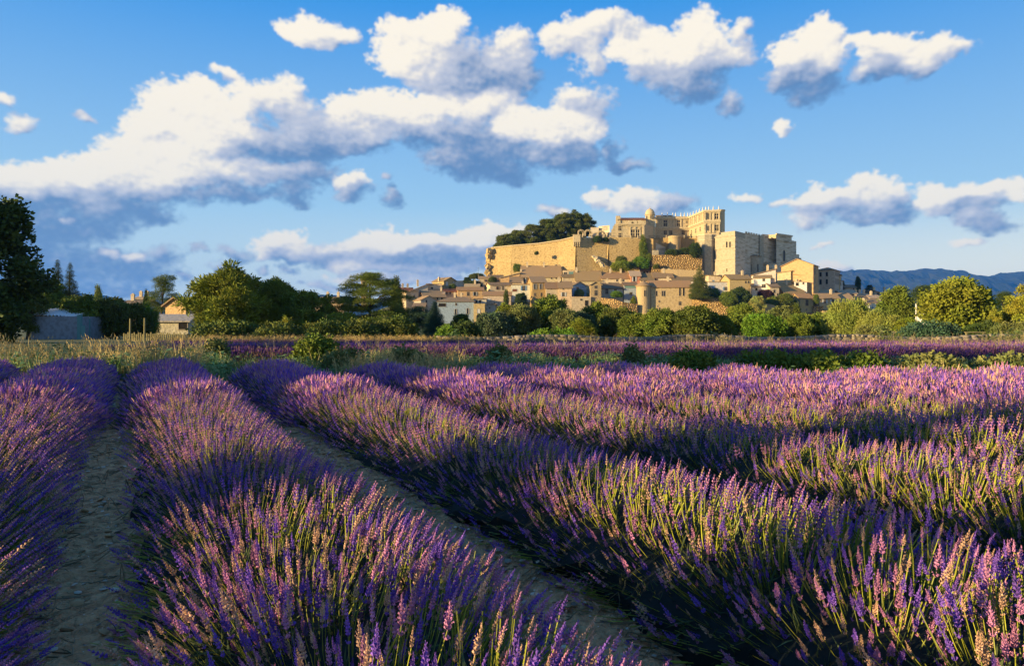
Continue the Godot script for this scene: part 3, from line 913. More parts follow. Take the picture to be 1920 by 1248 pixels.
	tree("broadleaf_tree", "leafy tree below the round tower house", 1240, 581, 34, 637, 60, "round", "mid")
	tree("broadleaf_tree", "broad dark wind combed tree below the tall windowed house", 1304, 577, 42, 637, 58, "round", "oak")
	tree("broadleaf_tree", "small leafy tree right of the broad dark tree", 1352, 592, 23, 637, 60, "round", "mid")
	tree("broadleaf_tree", "leafy green tree below the pale garden wall", 1394, 573, 36, 637, 64, "open", "mid")
	tree("broadleaf_tree", "bright green bush tree overlapping the stone wall", 1430, 592, 36, 640, 50, "round", "bright")
	tree("broadleaf_tree", "brownish green tree behind the bright green bush tree", 1462, 576, 30, 632, 74, "open", "olive")
	tree("shrubby_tree", "green bush tree right of the brownish one", 1500, 590, 28, 634, 62, "round", "mid")
	tree("broadleaf_tree", "green tree filling the gap below the terrace with dark awning", 1530, 588, 24, 634, 68, "round", "mid")
	tree("slim_tree", "slim pointed tree left of the stone house with red lean-to", 1494, 572, 9, 620, 90, "column", "oak")
	tree("willow_tree", "tall yellow green wind blown willow below the white shuttered house", 1588, 566, 40, 637, 62, "willow", "willow")
	tree("willow_tree", "lower yellow green wind blown willow, second from the left", 1645, 584, 36, 637, 58, "willow", "willow")
	tree("hedge_shrub", "dark olive bush at the foot of the second willow", 1640, 612, 36, 642, 46, "bush", "olive")
	tree("broadleaf_tree", "rounded dense tree right of the last village houses", 1682, 540, 33, 632, 100, "round", "mid")
	tree("plane_tree", "huge rounded golden green tree at the right", 1796, 528, 64, 637, 72, "round", "yellow")
	tree("pine_tree", "dark pine showing behind the huge rounded tree", 1732, 535, 34, 625, 125, "pine", "dark")
	tree("hedge_shrub", "dark bluish bush before the huge rounded tree", 1742, 606, 46, 641, 50, "bush", "blue")
	tree("shrubby_tree", "yellow green bush left of the dark bluish bush", 1702, 598, 26, 637, 56, "round", "yellow")
	tree("broadleaf_tree", "dark pine like tree between the huge tree and the right edge", 1884, 546, 26, 632, 92, "pine", "dark")
	tree("small_tree", "young lemon yellow tree before the dark right hand pine", 1866, 582, 17, 634, 64, "open", "gold")
	tree("broadleaf_tree", "yellow green tree cut off by the right edge", 1926, 540, 38, 637, 64, "open", "gold")
	tree("shrubby_tree", "dark bush filling the gap under the right hand pine", 1850, 604, 34, 637, 58, "bush", "dark")
	tree("shrubby_tree", "olive bush at the foot of the right edge tree", 1905, 606, 34, 638, 54, "bush", "olive")
	# on the hill
	var oaks := [["left end of the castle grove, low dark bush", 952, 440, 22, 470], ["second crown of the castle grove from the left", 972, 432, 20, 468], ["third crown of the castle grove, domed", 1000, 422, 26, 466], ["middle crown of the castle grove", 1028, 412, 28, 464],
		["tall crown right of the grove's middle", 1056, 402, 28, 458], ["tallest dark crown of the castle grove", 1082, 397, 26, 452], ["right end crown of the grove beside the ruins", 1098, 408, 18, 446], ["small bush on the rampart end, left of the grove", 938, 455, 12, 470]]
	for o in oaks: tree("evergreen_oak", o[0], o[1], o[2], o[3], o[4], 378, "open" if o[1] > 960 else "round", "oak", "dark evergreen grove on the rampart")
	tree("wall_shrub", "round shrub on the rampart top below the ruins", 1120, 443, 9, 453, 352, "bush", "dark")
	tree("wall_shrub", "small shrub beside the round shrub on the rampart top", 1136, 444, 5, 452, 352, "bush", "dark")
	tree("wall_shrub", "small tuft growing on the middle of the long rampart", 1006, 471, 4, 477, 351, "bush", "oak")
	tree("wall_shrub", "green shrub at the foot of the rampart above the big roof", 970, 495, 9, 509, 354, "bush", "mid")
	tree("wall_ivy", "tall strip of ivy climbing the castle wall", 1206, 443, 7, 500, 350, "column", "mid")
	tree("slope_shrub", "round dark shrub on the green slope below the ivy", 1166, 480, 11, 495, 348, "bush", "oak")
	tree("slope_shrub", "yellowish scrub on the green slope, lower left", 1168, 490, 22, 506, 344, "bush", "yellow")
	tree("slope_shrub", "green scrub on the slope at the foot of the ivy", 1200, 482, 16, 502, 345, "bush", "bright")
	tree("slope_shrub", "green scrub right of the ivy, by the bastion", 1217, 476, 6, 490, 345, "bush", "mid")
	tree("terrace_shrub", "dark shrub under the round bastion", 1262, 468, 14, 478, 344, "bush", "dark")
	tree("terrace_shrub", "dark shrub between bastion and church", 1284, 465, 9, 477, 344, "bush", "dark")
	tree("terrace_shrub", "taller dark shrub against the church's left corner", 1303, 455, 12, 480, 342, "bush", "dark")
	tree("wall_shrub", "small shrub below the rough retaining wall", 1232, 495, 7, 503, 341, "bush", "oak")
	tree("conifer", "tall dark conifer beside the tall windowed house", 1312, 500, 20, 560, 306, "fir", "oak")
	tree("garden_shrub", "shrub right of the tall dark conifer", 1336, 541, 14, 560, 312, "bush", "mid")
	tree("garden_shrub", "dark garden tree below the ochre house", 1385, 541, 24, 578, 305, "round", "dark")
	tree("garden_shrub", "green garden tree behind the pale garden wall", 1366, 548, 16, 575, 303, "round", "mid")
	tree("garden_tree", "pale yellow leaved tree beside the garden wall's end", 1421, 556, 14, 590, 300, "round", "pale")
	tree("garden_tree", "purple leaved tree below the white house", 1436, 544, 14, 562, 308, "round", "purple")
	tree("garden_tree", "dark tree left of the stone house with red lean-to", 1472, 552, 22, 582, 306, "round", "oak")
	tree("garden_tree", "green tree below the purple leaved tree", 1448, 556, 16, 580, 306, "round", "mid")
	tree("garden_tree", "bush at the corner between stone house and shuttered house", 1531, 552, 5, 572, 309, "round", "mid")
	tree("cypress", "small slim cypress before the patched grey house", 949, 544, 4.5, 582, 305, "column", "oak")
	tree("garden_tree", "dark shaded trees in the yard of the blue shaded house", 977, 550, 11, 575, 312, "round", "dark")
	tree("garden_tree", "creeper vine over the terrace of the shaded house", 1157, 546, 11, 556, 318, "bush", "bright")
	tree("garden_tree", "garden bush in the dark court beside the pale double house", 1086, 543, 9, 555, 322, "bush", "mid")
	tree("garden_tree", "green bush left of the round tower", 1188, 556, 6, 575, 312, "bush", "yellow")
	tree("cypress", "slim cypress against the blue mountains", 1609, 519, 4.5, 548, 350, "column", "dark")
	tree("garden_tree", "dark tree right of the slim cypress, before the mountains", 1631, 534, 9, 550, 352, "pine", "dark")
	tree("cypress", "tiny cypress at the end of the shaded facades", 1582, 530, 3, 546, 352, "column", "dark")
	tree("garden_tree", "dark bushes on the crest left of the long rampart", 893, 513, 14, 522, 362, "bush", "oak")
	tree("garden_tree", "dark tree beside the gabled house with lit flank", 876, 520, 7, 540, 346, "round", "dark")
	tree("garden_tree", "dark shrubbery behind the pale walled house", 888, 526, 14, 541, 344, "bush", "dark")
	tree("garden_tree", "bush before the gable of the house with lit flank", 848, 533, 7, 542, 340, "bush", "mid")
	tree("garden_tree", "small bushes before the pale house on the crest", 924, 519, 8, 530, 340, "bush", "oak")
	# off to the left and behind the eye: what throws the long shadows over the field
	var shade := [[13.9, -34.0, 10.3, 1.9], [16.4, -36.0, 10.8, 2.2], [19.6, -35.0, 10.2, 2.2], [32.4, -36.0, 12.5, 2.3], [36.2, -34.0, 12.0, 2.4], [91.0, -31.5, 10.0, 3.6]]
	var said := ["nearest", "second", "third", "fourth", "fifth", "farthest"]
	for i in shade.size():
		var c: float = shade[i][0]
		var a: float = shade[i][1]
		plant("roadside_tree", "%s of the roadside trees, out of the picture at left" % said[i], Vector3(0.906 * a - 0.423 * c, 0, -(0.423 * a + 0.906 * c)), shade[i][2], shade[i][3], "full", "oak", "roadside trees throwing shade", 400 + i)
	plant("roadside_cypress", "roadside cypress out of sight behind the camera, wide one", Vector3(-29.5, 0, 7.9), 8.4, 0.75, "column", "dark", "", 410)
	plant("roadside_cypress", "roadside cypress out of sight behind the camera, slim one", Vector3(-26.6, 0, 9.8), 6.6, 0.30, "column", "dark", "", 411)

# ---------------------------------------------------------------- land
func sstep(a: float, b: float, x: float) -> float:
	return smoothstep(a, b, x)

func land(x: float, d: float) -> float:
	var lat := sstep(-100.0, -12.0, x) * (1.0 - 0.72 * sstep(118.0, 235.0, x))
	var back := 1.0 - sstep(430.0, 560.0, d)
	var h := 23.0 * sstep(-0.1, 1.0, (d - 300.0) / 62.0)
	h += 18.0 * sstep(369.0, 375.0, d) * sstep(-9.0, 1.0, x) * (1.0 - sstep(120.0, 150.0, x))
	h *= lat * back
	h += 1.2 * sstep(120.0, 300.0, d)
	return h

func land_mesh() -> ArrayMesh:
	var xs := []
	var ds := []
	for k in range(-14, 0): xs.append(-150.0 - pow(1.55, -k) * 20.0)
	for k in 70: xs.append(-150.0 + k * 6.2)
	for k in range(1, 15): xs.append(280.0 + pow(1.55, k) * 20.0)
	ds = [-120.0, -40.0, -10.0, 0.0, 10.0, 20.0, 30.0, 40.0, 50.0, 60.0, 80.0, 100.0, 130.0, 160.0, 200.0, 240.0, 270.0]
	for k in 60: ds.append(285.0 + 4.0 * k)
	for k in range(1, 13): ds.append(525.0 + 26.0 * pow(1.61, k))
	var b := MB.new()
	var nz := noise(31, 0.02, 3)
	for j in ds.size() - 1:
		for i in xs.size() - 1:
			var p := []
			for q in [[i, j], [i + 1, j], [i + 1, j + 1], [i, j + 1]]:
				var x: float = xs[q[0]]
				var d: float = ds[q[1]]
				var y := land(x, d)
				if y > 2.0: y += nz.get_noise_2d(x * 4.0, d * 4.0) * 1.0
				p.append(Vector3(x, y, -d))
			b.quad(p[0], p[1], p[2], p[3])
	return b.done()

func mountain(called: String, label: String, prof: Array, d: float, deep: float, sd: int, m: Material) -> void:
	# a range whose crest runs through the surveyed points, falling away towards us and behind
	var b := MB.new()
	var nz := noise(sd, 0.0016, 5)
	var nx := 150
	var ny := 34
	var px0: float = prof[0][0]
	var px1: float = prof[-1][0]
	var rows := []
	for j in ny + 1:
		var row := []
		var f := float(j) / ny
		for i in nx + 1:
			var px := px0 + (px1 - px0) * i / nx
			var k := 0
			while k < prof.size() - 2 and prof[k + 1][0] < px: k += 1
			var u := clampf((px - prof[k][0]) / (prof[k + 1][0] - prof[k][0]), 0, 1)
			u = u * u * (3.0 - 2.0 * u)
			var top := at(px, lerpf(prof[k][1], prof[k + 1][1], u), d).y
			var s := sin(PI * f)
			var x := (px - 960.0) / F * d
			var z := d - deep + 2.0 * deep * f
			var y := top * pow(s, 0.9)
			y -= absf(nz.get_noise_2d(x, z)) * top * 0.45 * s * (1.0 - pow(s, 14.0)) 
			y += nz.get_noise_2d(x * 5.0, z * 5.0) * top * 0.05 * s
			row.append(Vector3(x, maxf(y, -2.0), -z))
		rows.append(row)
	for j in ny:
		for i in nx: b.quad(rows[j][i], rows[j][i + 1], rows[j + 1][i + 1], rows[j + 1][i])
	setting(called, label, b.done(), m)

# ---------------------------------------------------------------- houses
func slab(b: MB, a: Vector3, along: Vector3, down: Vector3, thick: float) -> void:   # a roof slope: from its ridge end a, along the ridge, down the slope
	var n := along.cross(down).normalized()
	if n.y < 0.0: n = -n
	var p := [a, a + along, a + along + down, a + down]
	var q := []
	for k in p: q.append(k - n * thick)
	if along.cross(down).y > 0.0:
		p.reverse(); q.reverse()
	b.quad(p[3], p[2], p[1], p[0]); b.quad(q[0], q[1], q[2], q[3])
	for i in 4:
		var j := (i + 1) % 4
		b.quad(p[i], p[j], q[j], q[i])

func window(root: Node3D, c: Vector3, w: float, h: float, glass: String, rim: String, shutters := "", turn := 0.0) -> void:
	# c: middle of the window on its wall, in the house's own axes; turn: the wall's heading
	var t := Transform3D(Basis(Vector3.UP, turn), c)
	var b := MB.new()
	var e := 0.10
	w *= 1.15
	h *= 1.12
	b.box(Vector3(-w / 2 - e, h / 2, -0.1), Vector3(w / 2 + e, h / 2 + e, 0.10)); b.box(Vector3(-w / 2 - e - 0.05, -h / 2 - e, -0.1), Vector3(w / 2 + e + 0.05, -h / 2, 0.16))
	b.box(Vector3(-w / 2 - e, -h / 2, -0.1), Vector3(-w / 2, h / 2, 0.10)); b.box(Vector3(w / 2, -h / 2, -0.1), Vector3(w / 2 + e, h / 2, 0.10))
	var o := put("window", b.done(), M[rim], root)
	o.transform = t
	b = MB.new()
	b.box(Vector3(-w / 2, -h / 2, -0.08), Vector3(w / 2, h / 2, 0.035))
	put("pane", b.done(), M[glass], o)
	if w > 0.9 and glass == "glass":
		b = MB.new()
		b.box(Vector3(-0.05, -h / 2, 0.04), Vector3(0.05, h / 2, 0.07))
		if h > 1.3: b.box(Vector3(-w / 2, h * 0.12, 0.04), Vector3(-0.05, h * 0.12 + 0.09, 0.07)); b.box(Vector3(0.05, h * 0.12, 0.04), Vector3(w / 2, h * 0.12 + 0.09, 0.07))
		put("glazing_bar", b.done(), M.trim, o)
	if shutters:
		for s in [-1.0, 1.0]:
			b = MB.new()
			b.box(Vector3(-w * 0.28, -h / 2, 0.0), Vector3(w * 0.28, h / 2, 0.07))
			var sh := put("shutter", b.done(), M[shutters], o)
			sh.position = Vector3(s * (w / 2 + e + w * 0.28 + 0.03), 0, 0.10)

func shade_of(key: String, sd: int) -> StandardMaterial3D:   # one of five paints of a kind of wall or roof: lighter, darker, pinker, yellower
	var k := absi(sd) % 5
	if k == 0: return M[key]
	var called := "%s_%d" % [key, k]
	if not M.has(called):
		var m: StandardMaterial3D = M[key].duplicate()
		var f: Array = [[], [1.12, 1.10, 1.08], [0.82, 0.82, 0.84], [1.06, 0.94, 0.86], [0.95, 0.96, 0.84]][k]
		var c := m.albedo_color.srgb_to_linear()
		m.albedo_color = Color(minf(c.r * f[0], 0.62), minf(c.g * f[1], 0.62), minf(c.b * f[2], 0.62)).linear_to_srgb()
		M[called] = m
	return M[called]

func house(label: String, s: Dictionary) -> Node3D:
	# s: x [left, right], e eave row, b base row, d distance, r ridge row, t roof kind, w wall, rm roof, y turn in degrees, dp depth, win [[x, y, w, h, shutters]], ch chimney columns
	var d: float = s.d
	var yaw: float = deg_to_rad(s.get("y", 0.0))
	var w: float = (s.x[1] - s.x[0]) / F * d / cos(yaw)
	var mid: float = (s.x[0] + s.x[1]) / 2.0
	var foot := at(mid, s.b, d)
	var h: float = (s.b - s.e) / F * d
	var kind: String = s.get("t", "e")
	var ye := foot.y + h
	var dp: float = s.get("dp", 9.0)
	var rise := 0.0
	if kind == "e" or kind == "h":
		for k in 4:
			rise = EYE + (HZ - s.r) / F * (d + dp / 2) - ye
			if not s.has("dp"): dp = clampf(2.0 * rise / 0.40, 6.0, 15.0)
	elif kind == "g" or kind == "s": rise = (s.e - s.r) / F * d
	rise = maxf(rise, 0.25)
	var root := thing(s.get("n", "village_house"), label, s.get("cat", "house"), foot, s.get("g", "houses of the hill village"))
	root.rotation.y = yaw
	var sink := 7.0
	var b := MB.new()
	var W2 := w / 2
	if kind == "e" or kind == "h" or kind == "f":
		b.box(Vector3(-W2, -sink, -dp), Vector3(W2, h, 0))
		if kind == "e":
			for sx in [-1.0, 1.0]:
				var a := Vector3(sx * W2, h, 0)
				var c := Vector3(sx * W2, h, -dp)
				var k := Vector3(sx * W2, h + rise - 0.05, -dp / 2)
				if sx > 0: b.tri(a, c, k)
				else: b.tri(c, a, k)
	elif kind == "g":
		b.box(Vector3(-W2, -sink, -dp), Vector3(W2, h, 0))
		b.tri(Vector3(-W2, h, 0), Vector3(W2, h, 0), Vector3(0, h + rise - 0.05, 0))
		b.tri(Vector3(W2, h, -dp), Vector3(-W2, h, -dp), Vector3(0, h + rise - 0.05, -dp))
	elif kind == "s":                                     # one slope rising to the right (rise > 0 at right) or to the left when flag is set
		var l := h + (rise if s.get("flip", false) else 0.0)
		var r := h + (0.0 if s.get("flip", false) else rise)
		b.box(Vector3(-W2, -sink, -dp), Vector3(W2, minf(l, r), 0))
		var tl := Vector3(-W2, l, 0); var tr := Vector3(W2, r, 0)
		var bl := Vector3(-W2, minf(l, r), 0); var br := Vector3(W2, minf(l, r), 0)
		var back := Vector3(0, 0, -dp)
		if l < r: b.tri(bl, br, tr); b.tri(br + back, bl + back, tr + back); b.quad(br, br + back, tr + back, tr)
		else: b.tri(bl, br, tl); b.tri(br + back, bl + back, tl + back); b.quad(bl + back, bl, tl, tl + back)
	put("walls", b.done(), shade_of(s.get("w", "stone"), int(mid * 7.3)), root)
	b = MB.new()
	var oh := 0.55
	var th := 0.22
	if kind == "e":
		var k := (dp / 2 + oh) / (dp / 2)
		slab(b, Vector3(-W2 - oh, h + rise + 0.12, -dp / 2), Vector3(w + 2 * oh, 0, 0), Vector3(0, -rise * k, dp / 2 * k), th)
		slab(b, Vector3(-W2 - oh, h + rise + 0.12, -dp / 2), Vector3(w + 2 * oh, 0, 0), Vector3(0, -rise * k, -dp / 2 * k), th)
	elif kind == "g":
		var k := (W2 + oh) / W2
		slab(b, Vector3(0, h + rise + 0.12, oh), Vector3(0, 0, -dp - 2 * oh), Vector3(W2 * k, -rise * k, 0), th)
		slab(b, Vector3(0, h + rise + 0.12, oh), Vector3(0, 0, -dp - 2 * oh), Vector3(-W2 * k, -rise * k, 0), th)
	elif kind == "s":
		var l := h + (rise if s.get("flip", false) else 0.0) + 0.14
		var r := h + (0.0 if s.get("flip", false) else rise) + 0.14
		slab(b, Vector3(-W2 - oh, l, oh), Vector3(w + 2 * oh, r - l, 0), Vector3(0, 0, -dp - 2 * oh), th)
	elif kind == "h":
		var rl := maxf(0.3, W2 - dp * 0.42)
		var p0 := Vector3(-W2 - oh, h, oh); var p1 := Vector3(W2 + oh, h, oh); var p2 := Vector3(W2 + oh, h, -dp - oh); var p3 := Vector3(-W2 - oh, h, -dp - oh)
		var q0 := Vector3(-rl, h + rise, -dp / 2); var q1 := Vector3(rl, h + rise, -dp / 2)
		b.quad(p0, p1, q1, q0); b.tri(p1, p2, q1); b.quad(p2, p3, q0, q1); b.tri(p3, p0, q0)
		b.box(Vector3(-W2 - oh, h - 0.15, -dp - oh), Vector3(W2 + oh, h - 0.004, oh))
	elif kind == "f":
		b.box(Vector3(-W2 - 0.15, h + 0.004, -dp - 0.15), Vector3(W2 + 0.15, h + 0.25, 0.15))
	put("roof", b.done(), shade_of(s.get("rm", "roof"), int(mid * 3.7)), root)
	for c in s.get("ch", []):
		var cx: float = (c - mid) / F * d / cos(yaw)
		b = MB.new()
		var cw := 0.45
		var cy := h + rise
		if kind == "g": cy = h + rise * (1.0 - absf(cx) / W2)
		if kind == "f": cy = h
		b.box(Vector3(-cw, -1.2, -cw * 0.8), Vector3(cw, 1.5, cw * 0.8)); b.box(Vector3(-cw - 0.1, 1.5, -cw * 0.8 - 0.1), Vector3(cw + 0.1, 1.68, cw * 0.8 + 0.1))
		b.box(Vector3(-cw * 0.6, 1.68, -cw * 0.4), Vector3(cw * 0.6, 2.0, cw * 0.4))
		var o := put("chimney", b.done(), M.render_pale, root)
		o.position = Vector3(cx, cy, -dp * 0.45)
	for q in s.get("win", []):
		var c := Vector3((q[0] - mid) / F * d / cos(yaw), (s.b - q[1]) / F * d, 0)
		window(root, c, q[2] / F * d, q[3] / F * d, q[5] if q.size() > 5 else "glass", s.get("rim", "trim"), q[4] if q.size() > 4 else "")
	for q in s.get("lwin", []):                            # windows of the left flank: [how far back 0..1, row, w, h]
		window(root, Vector3(-W2, (s.b - q[1]) / F * d, -dp * q[0]), q[2] / F * d, q[3] / F * d, "glass", "trim", "", -PI / 2)
	for q in s.get("rwin", []):
		window(root, Vector3(W2, (s.b - q[1]) / F * d, -dp * q[0]), q[2] / F * d, q[3] / F * d, "glass", "trim", "", PI / 2)
	return root

func village_materials() -> void:
	var grain := ramp_tex(noise(51, 0.018, 6), 512, [Color(0.62, 0.60, 0.56), Color(0.82, 0.80, 0.77), Color(1.0, 0.99, 0.97), Color(0.88, 0.84, 0.78)])
	var rubble := ramp_tex(noise(52, 0.035, 5), 512, [Color(0.50, 0.46, 0.40), Color(0.85, 0.80, 0.72), Color(1.0, 0.97, 0.92), Color(0.70, 0.64, 0.55)])
	var cell := noise(53, 0.055, 1, FastNoiseLite.TYPE_CELLULAR)
	cell.cellular_return_type = FastNoiseLite.RETURN_DISTANCE2_SUB
	var stones := grey_tex(cell, 512)
	var patch := ramp_tex(cell, 512, [Color(0.16, 0.12, 0.08), Color(0.62, 0.56, 0.48), Color(0.88, 0.83, 0.75), Color(1.0, 0.97, 0.9), Color(0.9, 0.84, 0.74)])
	var stain := ramp_tex(noise(57, 0.012, 7), 1024, [Color(0.30, 0.25, 0.19), Color(0.55, 0.48, 0.38), Color(0.95, 0.9, 0.82), Color(1.0, 0.97, 0.92), Color(0.62, 0.55, 0.44)])
	var rough := grey_tex(noise(54, 0.03, 6), 512)
	M.stone = textured(mat(0.68, 0.53, 0.31), rubble, 9.0, rough, 14.0)
	M.stone_ochre = textured(mat(0.60, 0.43, 0.20), rubble, 9.0, rough, 14.0)
	M.rampart = textured(mat(0.96, 0.73, 0.36), stain, 13.0, grey_tex(noise(58, 0.10, 5), 512), 45.0)
	M.rampart.uv1_scale = Vector3(1.0 / 15.0, 1.0 / 10.0, 1.0 / 15.0)
	M.rubble = textured(mat(0.86, 0.62, 0.30), patch, 26.0, stones, 70.0)
	M.ashlar = textured(mat(0.62, 0.54, 0.385), grain, 12.0, rough, 8.0)
	M.ashlar_dark = textured(mat(0.92, 0.80, 0.61), grain, 8.0, rough, 14.0)
	M.ashlar_dark.albedo_texture = stain
	M.ashlar_dark.uv1_scale = Vector3(1.0 / 70.0, 1.0 / 20.0, 1.0 / 70.0)
	M.render_pale = textured(mat(0.84, 0.69, 0.47), grain, 11.0, rough, 4.0)
	M.render_ochre = textured(mat(0.74, 0.56, 0.31), grain, 11.0, rough, 4.0)
	M.render_white = textured(mat(0.95, 0.93, 0.90), grain, 11.0, rough, 3.0)
	M.render_pink = textured(mat(0.60, 0.29, 0.19), grain, 11.0, rough, 3.0)
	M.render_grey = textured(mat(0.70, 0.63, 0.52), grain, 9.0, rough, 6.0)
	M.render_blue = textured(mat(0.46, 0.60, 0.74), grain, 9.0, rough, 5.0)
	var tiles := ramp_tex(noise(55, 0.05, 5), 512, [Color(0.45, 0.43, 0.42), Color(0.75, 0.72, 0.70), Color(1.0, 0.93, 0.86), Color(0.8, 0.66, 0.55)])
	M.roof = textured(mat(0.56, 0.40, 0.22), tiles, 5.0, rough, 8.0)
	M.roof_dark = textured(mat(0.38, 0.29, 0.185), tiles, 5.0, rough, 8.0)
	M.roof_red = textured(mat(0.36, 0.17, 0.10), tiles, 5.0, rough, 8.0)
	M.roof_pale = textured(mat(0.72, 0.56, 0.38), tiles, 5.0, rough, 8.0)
	M.trim = mat(0.46, 0.39, 0.29)
	M.glass = mat(0.016, 0.016, 0.018, 0.3)
	M.glass_green = mat(0.20, 0.36, 0.33, 0.2)
	M.dark = mat(0.02, 0.018, 0.016)
	M.shutter_blue = mat(0.16, 0.30, 0.52, 0.6)
	M.shutter_white = mat(0.72, 0.70, 0.66, 0.6)
	M.shutter_brown = mat(0.22, 0.09, 0.05, 0.6)
	M.shutter_grey = mat(0.42, 0.42, 0.40, 0.6)
	M.wood_green = mat(0.03, 0.07, 0.06, 0.6)
	M.iron = mat(0.03, 0.03, 0.035, 0.5)

func village() -> void:
	# right of the middle: the mansion with its round tower, and the rows above it
	var h := house("long tall windowed stone house attached to the round tower", {x = [1221, 1297], e = 537.5, b = 592, d = 312.0, r = 526, w = "render_ochre", dp = 10.0, ch = [1257], n = "tower_house",
		win = [[1231, 550, 2.2, 8.5], [1242, 550, 2.0, 8.5], [1246, 550, 2.0, 8.5], [1275, 547, 2.4, 13], [1282, 547, 2.4, 13], [1236, 565, 1.8, 2.6], [1233, 574, 1.2, 1.6], [1237, 578, 2, 2.4], [1275, 568.5, 4.0, 5.6]]})
	var b := MB.new()
	var r := 13.5 / F * 312.0
	b.lathe([Vector2(r * 1.12, -7), Vector2(r * 1.08, 0), Vector2(r, 3), Vector2(r, 12.6), Vector2(r * 1.06, 12.7), Vector2(r * 1.06, 13.0)], 26)
	var o := put("round_tower", b.done(), M.stone, h)
	o.position = Vector3((1207.5 - 1259) / F * 312.0, 0, -1.0)
	b = MB.new()
	b.lathe([Vector2(r * 1.18, 12.9), Vector2(r * 1.18, 13.1), Vector2(0.05, 15.4)], 26)
	put("tower_roof", b.done(), M.roof, o)
	window(o, Vector3(0, 9.7, r), 0.5, 2.2, "glass", "trim")
	b = MB.new(); b.box(Vector3(-0.9, 0, 0.0), Vector3(0.9, 2.3, 0.15))
	o = put("green_door", b.done(), M.wood_green, h); o.position = Vector3((1225 - 1259) / F * 312.0, 0.0, 0.06)
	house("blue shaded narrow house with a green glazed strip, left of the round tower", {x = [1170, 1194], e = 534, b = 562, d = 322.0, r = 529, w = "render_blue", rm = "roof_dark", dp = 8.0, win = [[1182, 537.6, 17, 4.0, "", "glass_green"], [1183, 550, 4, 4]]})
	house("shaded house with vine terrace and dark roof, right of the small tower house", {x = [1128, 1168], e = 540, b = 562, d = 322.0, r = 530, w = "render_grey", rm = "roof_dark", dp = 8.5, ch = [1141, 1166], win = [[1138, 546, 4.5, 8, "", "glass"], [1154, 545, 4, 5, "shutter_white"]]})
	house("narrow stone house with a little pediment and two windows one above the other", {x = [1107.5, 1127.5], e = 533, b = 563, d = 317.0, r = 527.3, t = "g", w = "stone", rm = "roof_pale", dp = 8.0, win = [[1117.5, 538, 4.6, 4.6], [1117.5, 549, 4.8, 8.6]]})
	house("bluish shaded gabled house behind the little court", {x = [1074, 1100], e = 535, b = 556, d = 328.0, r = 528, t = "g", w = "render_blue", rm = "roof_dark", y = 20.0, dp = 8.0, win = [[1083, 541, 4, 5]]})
	house("low pale house with an arched dark doorway", {x = [1072, 1108], e = 557, b = 588, d = 316.0, w = "render_pale", rm = "render_pale", t = "f", dp = 6.0, win = [[1100, 568, 5.4, 9, "", "dark"], [1090, 561.5, 3.2, 2.4]]})
	house("pale house, right half of the double house, with small attic window", {x = [1048, 1072], e = 539, b = 588, d = 316.0, r = 527.5, w = "render_pale", dp = 9.0, ch = [1049], win = [[1056.5, 551.5, 3.6, 6.4, "shutter_white"], [1056, 541.5, 1.6, 1.8]]})
	house("pale house, left half of the double house, with a dark garage window", {x = [1024, 1048], e = 540, b = 575, d = 317.0, r = 529, w = "render_pale", rm = "roof_dark", dp = 9.0, win = [[1028.5, 553.5, 4.6, 7], [1034, 541.6, 1.6, 1.6]]})
	house("ochre fronted stone house with four tall shutters", {x = [998, 1024], e = 528.6, b = 564, d = 321.0, r = 518.6, w = "stone_ochre", y = 8.0, win = [[1003, 537, 1.9, 9, "shutter_grey"], [1014.3, 537, 1.9, 9, "shutter_grey"], [1003, 552, 2, 5], [1015, 552, 2.2, 6]]})
	house("house with the biggest sloping roof, under the rampart", {x = [978, 1052], e = 518.6, b = 537, d = 345.0, r = 498.2, w = "render_pale", ch = [989, 1021], dp = 15.0, win = [[983, 524.5, 2.2, 8, "shutter_white"], [989, 524.5, 2, 6], [1034, 521, 2, 3], [1043, 521, 2, 3]]})
	house("narrow house with roof terrace and pale glazing, right of the biggest roof", {x = [1055, 1080], e = 519, b = 531, d = 341.0, r = 514, w = "render_pale", rm = "roof_dark", dp = 6.0})
	house("modern glazed attic on the roofs beside the biggest roof", {x = [1056, 1080], e = 507, b = 518, d = 346.0, t = "f", w = "render_pale", rm = "roof_dark", dp = 5.0, win = [[1072, 512.6, 9.5, 6, "", "glass_green"], [1060, 513, 5, 5]]})
	house("pale tower room with chimney rising behind the biggest roof", {x = [1047, 1059], e = 496.5, b = 509, d = 354.0, t = "f", w = "render_pale", dp = 4.0, ch = [1041], win = [[1049, 501, 2, 3]]})
	house("house with broad plain brown roof, second right of the biggest roof", {x = [1080, 1128], e = 525.5, b = 531, d = 336.0, r = 508.5, w = "render_pale", ch = [1083], dp = 12.0})
	house("long cream house with three small square windows", {x = [1128, 1182], e = 521.6, b = 534, d = 336.0, r = 510.5, w = "render_pale", ch = [1148, 1168], win = [[1157, 525.6, 2.4, 2.8], [1165.5, 525.6, 2.2, 2.8], [1169, 525.6, 2.2, 2.8]]})
	house("salmon pink house with white shutters", {x = [1183, 1201], e = 516.6, b = 536, d = 334.0, r = 508, w = "render_pink", rm = "roof_pale", dp = 8.0, win = [[1189.5, 523, 3, 8, "shutter_white"]]})
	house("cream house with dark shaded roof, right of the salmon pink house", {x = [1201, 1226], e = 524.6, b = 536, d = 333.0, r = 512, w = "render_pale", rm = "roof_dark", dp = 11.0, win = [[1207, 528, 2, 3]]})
	house("highest small house of the middle, with a row of pillars under its eaves", {x = [1202, 1235], e = 507.6, b = 514, d = 348.0, r = 499, w = "render_pale", ch = [1233], dp = 10.0, win = [[1208, 510, 2.4, 3.6, "", "dark"], [1214, 510, 2.4, 3.6, "", "dark"], [1221, 510, 2.4, 3.6, "", "dark"]]})
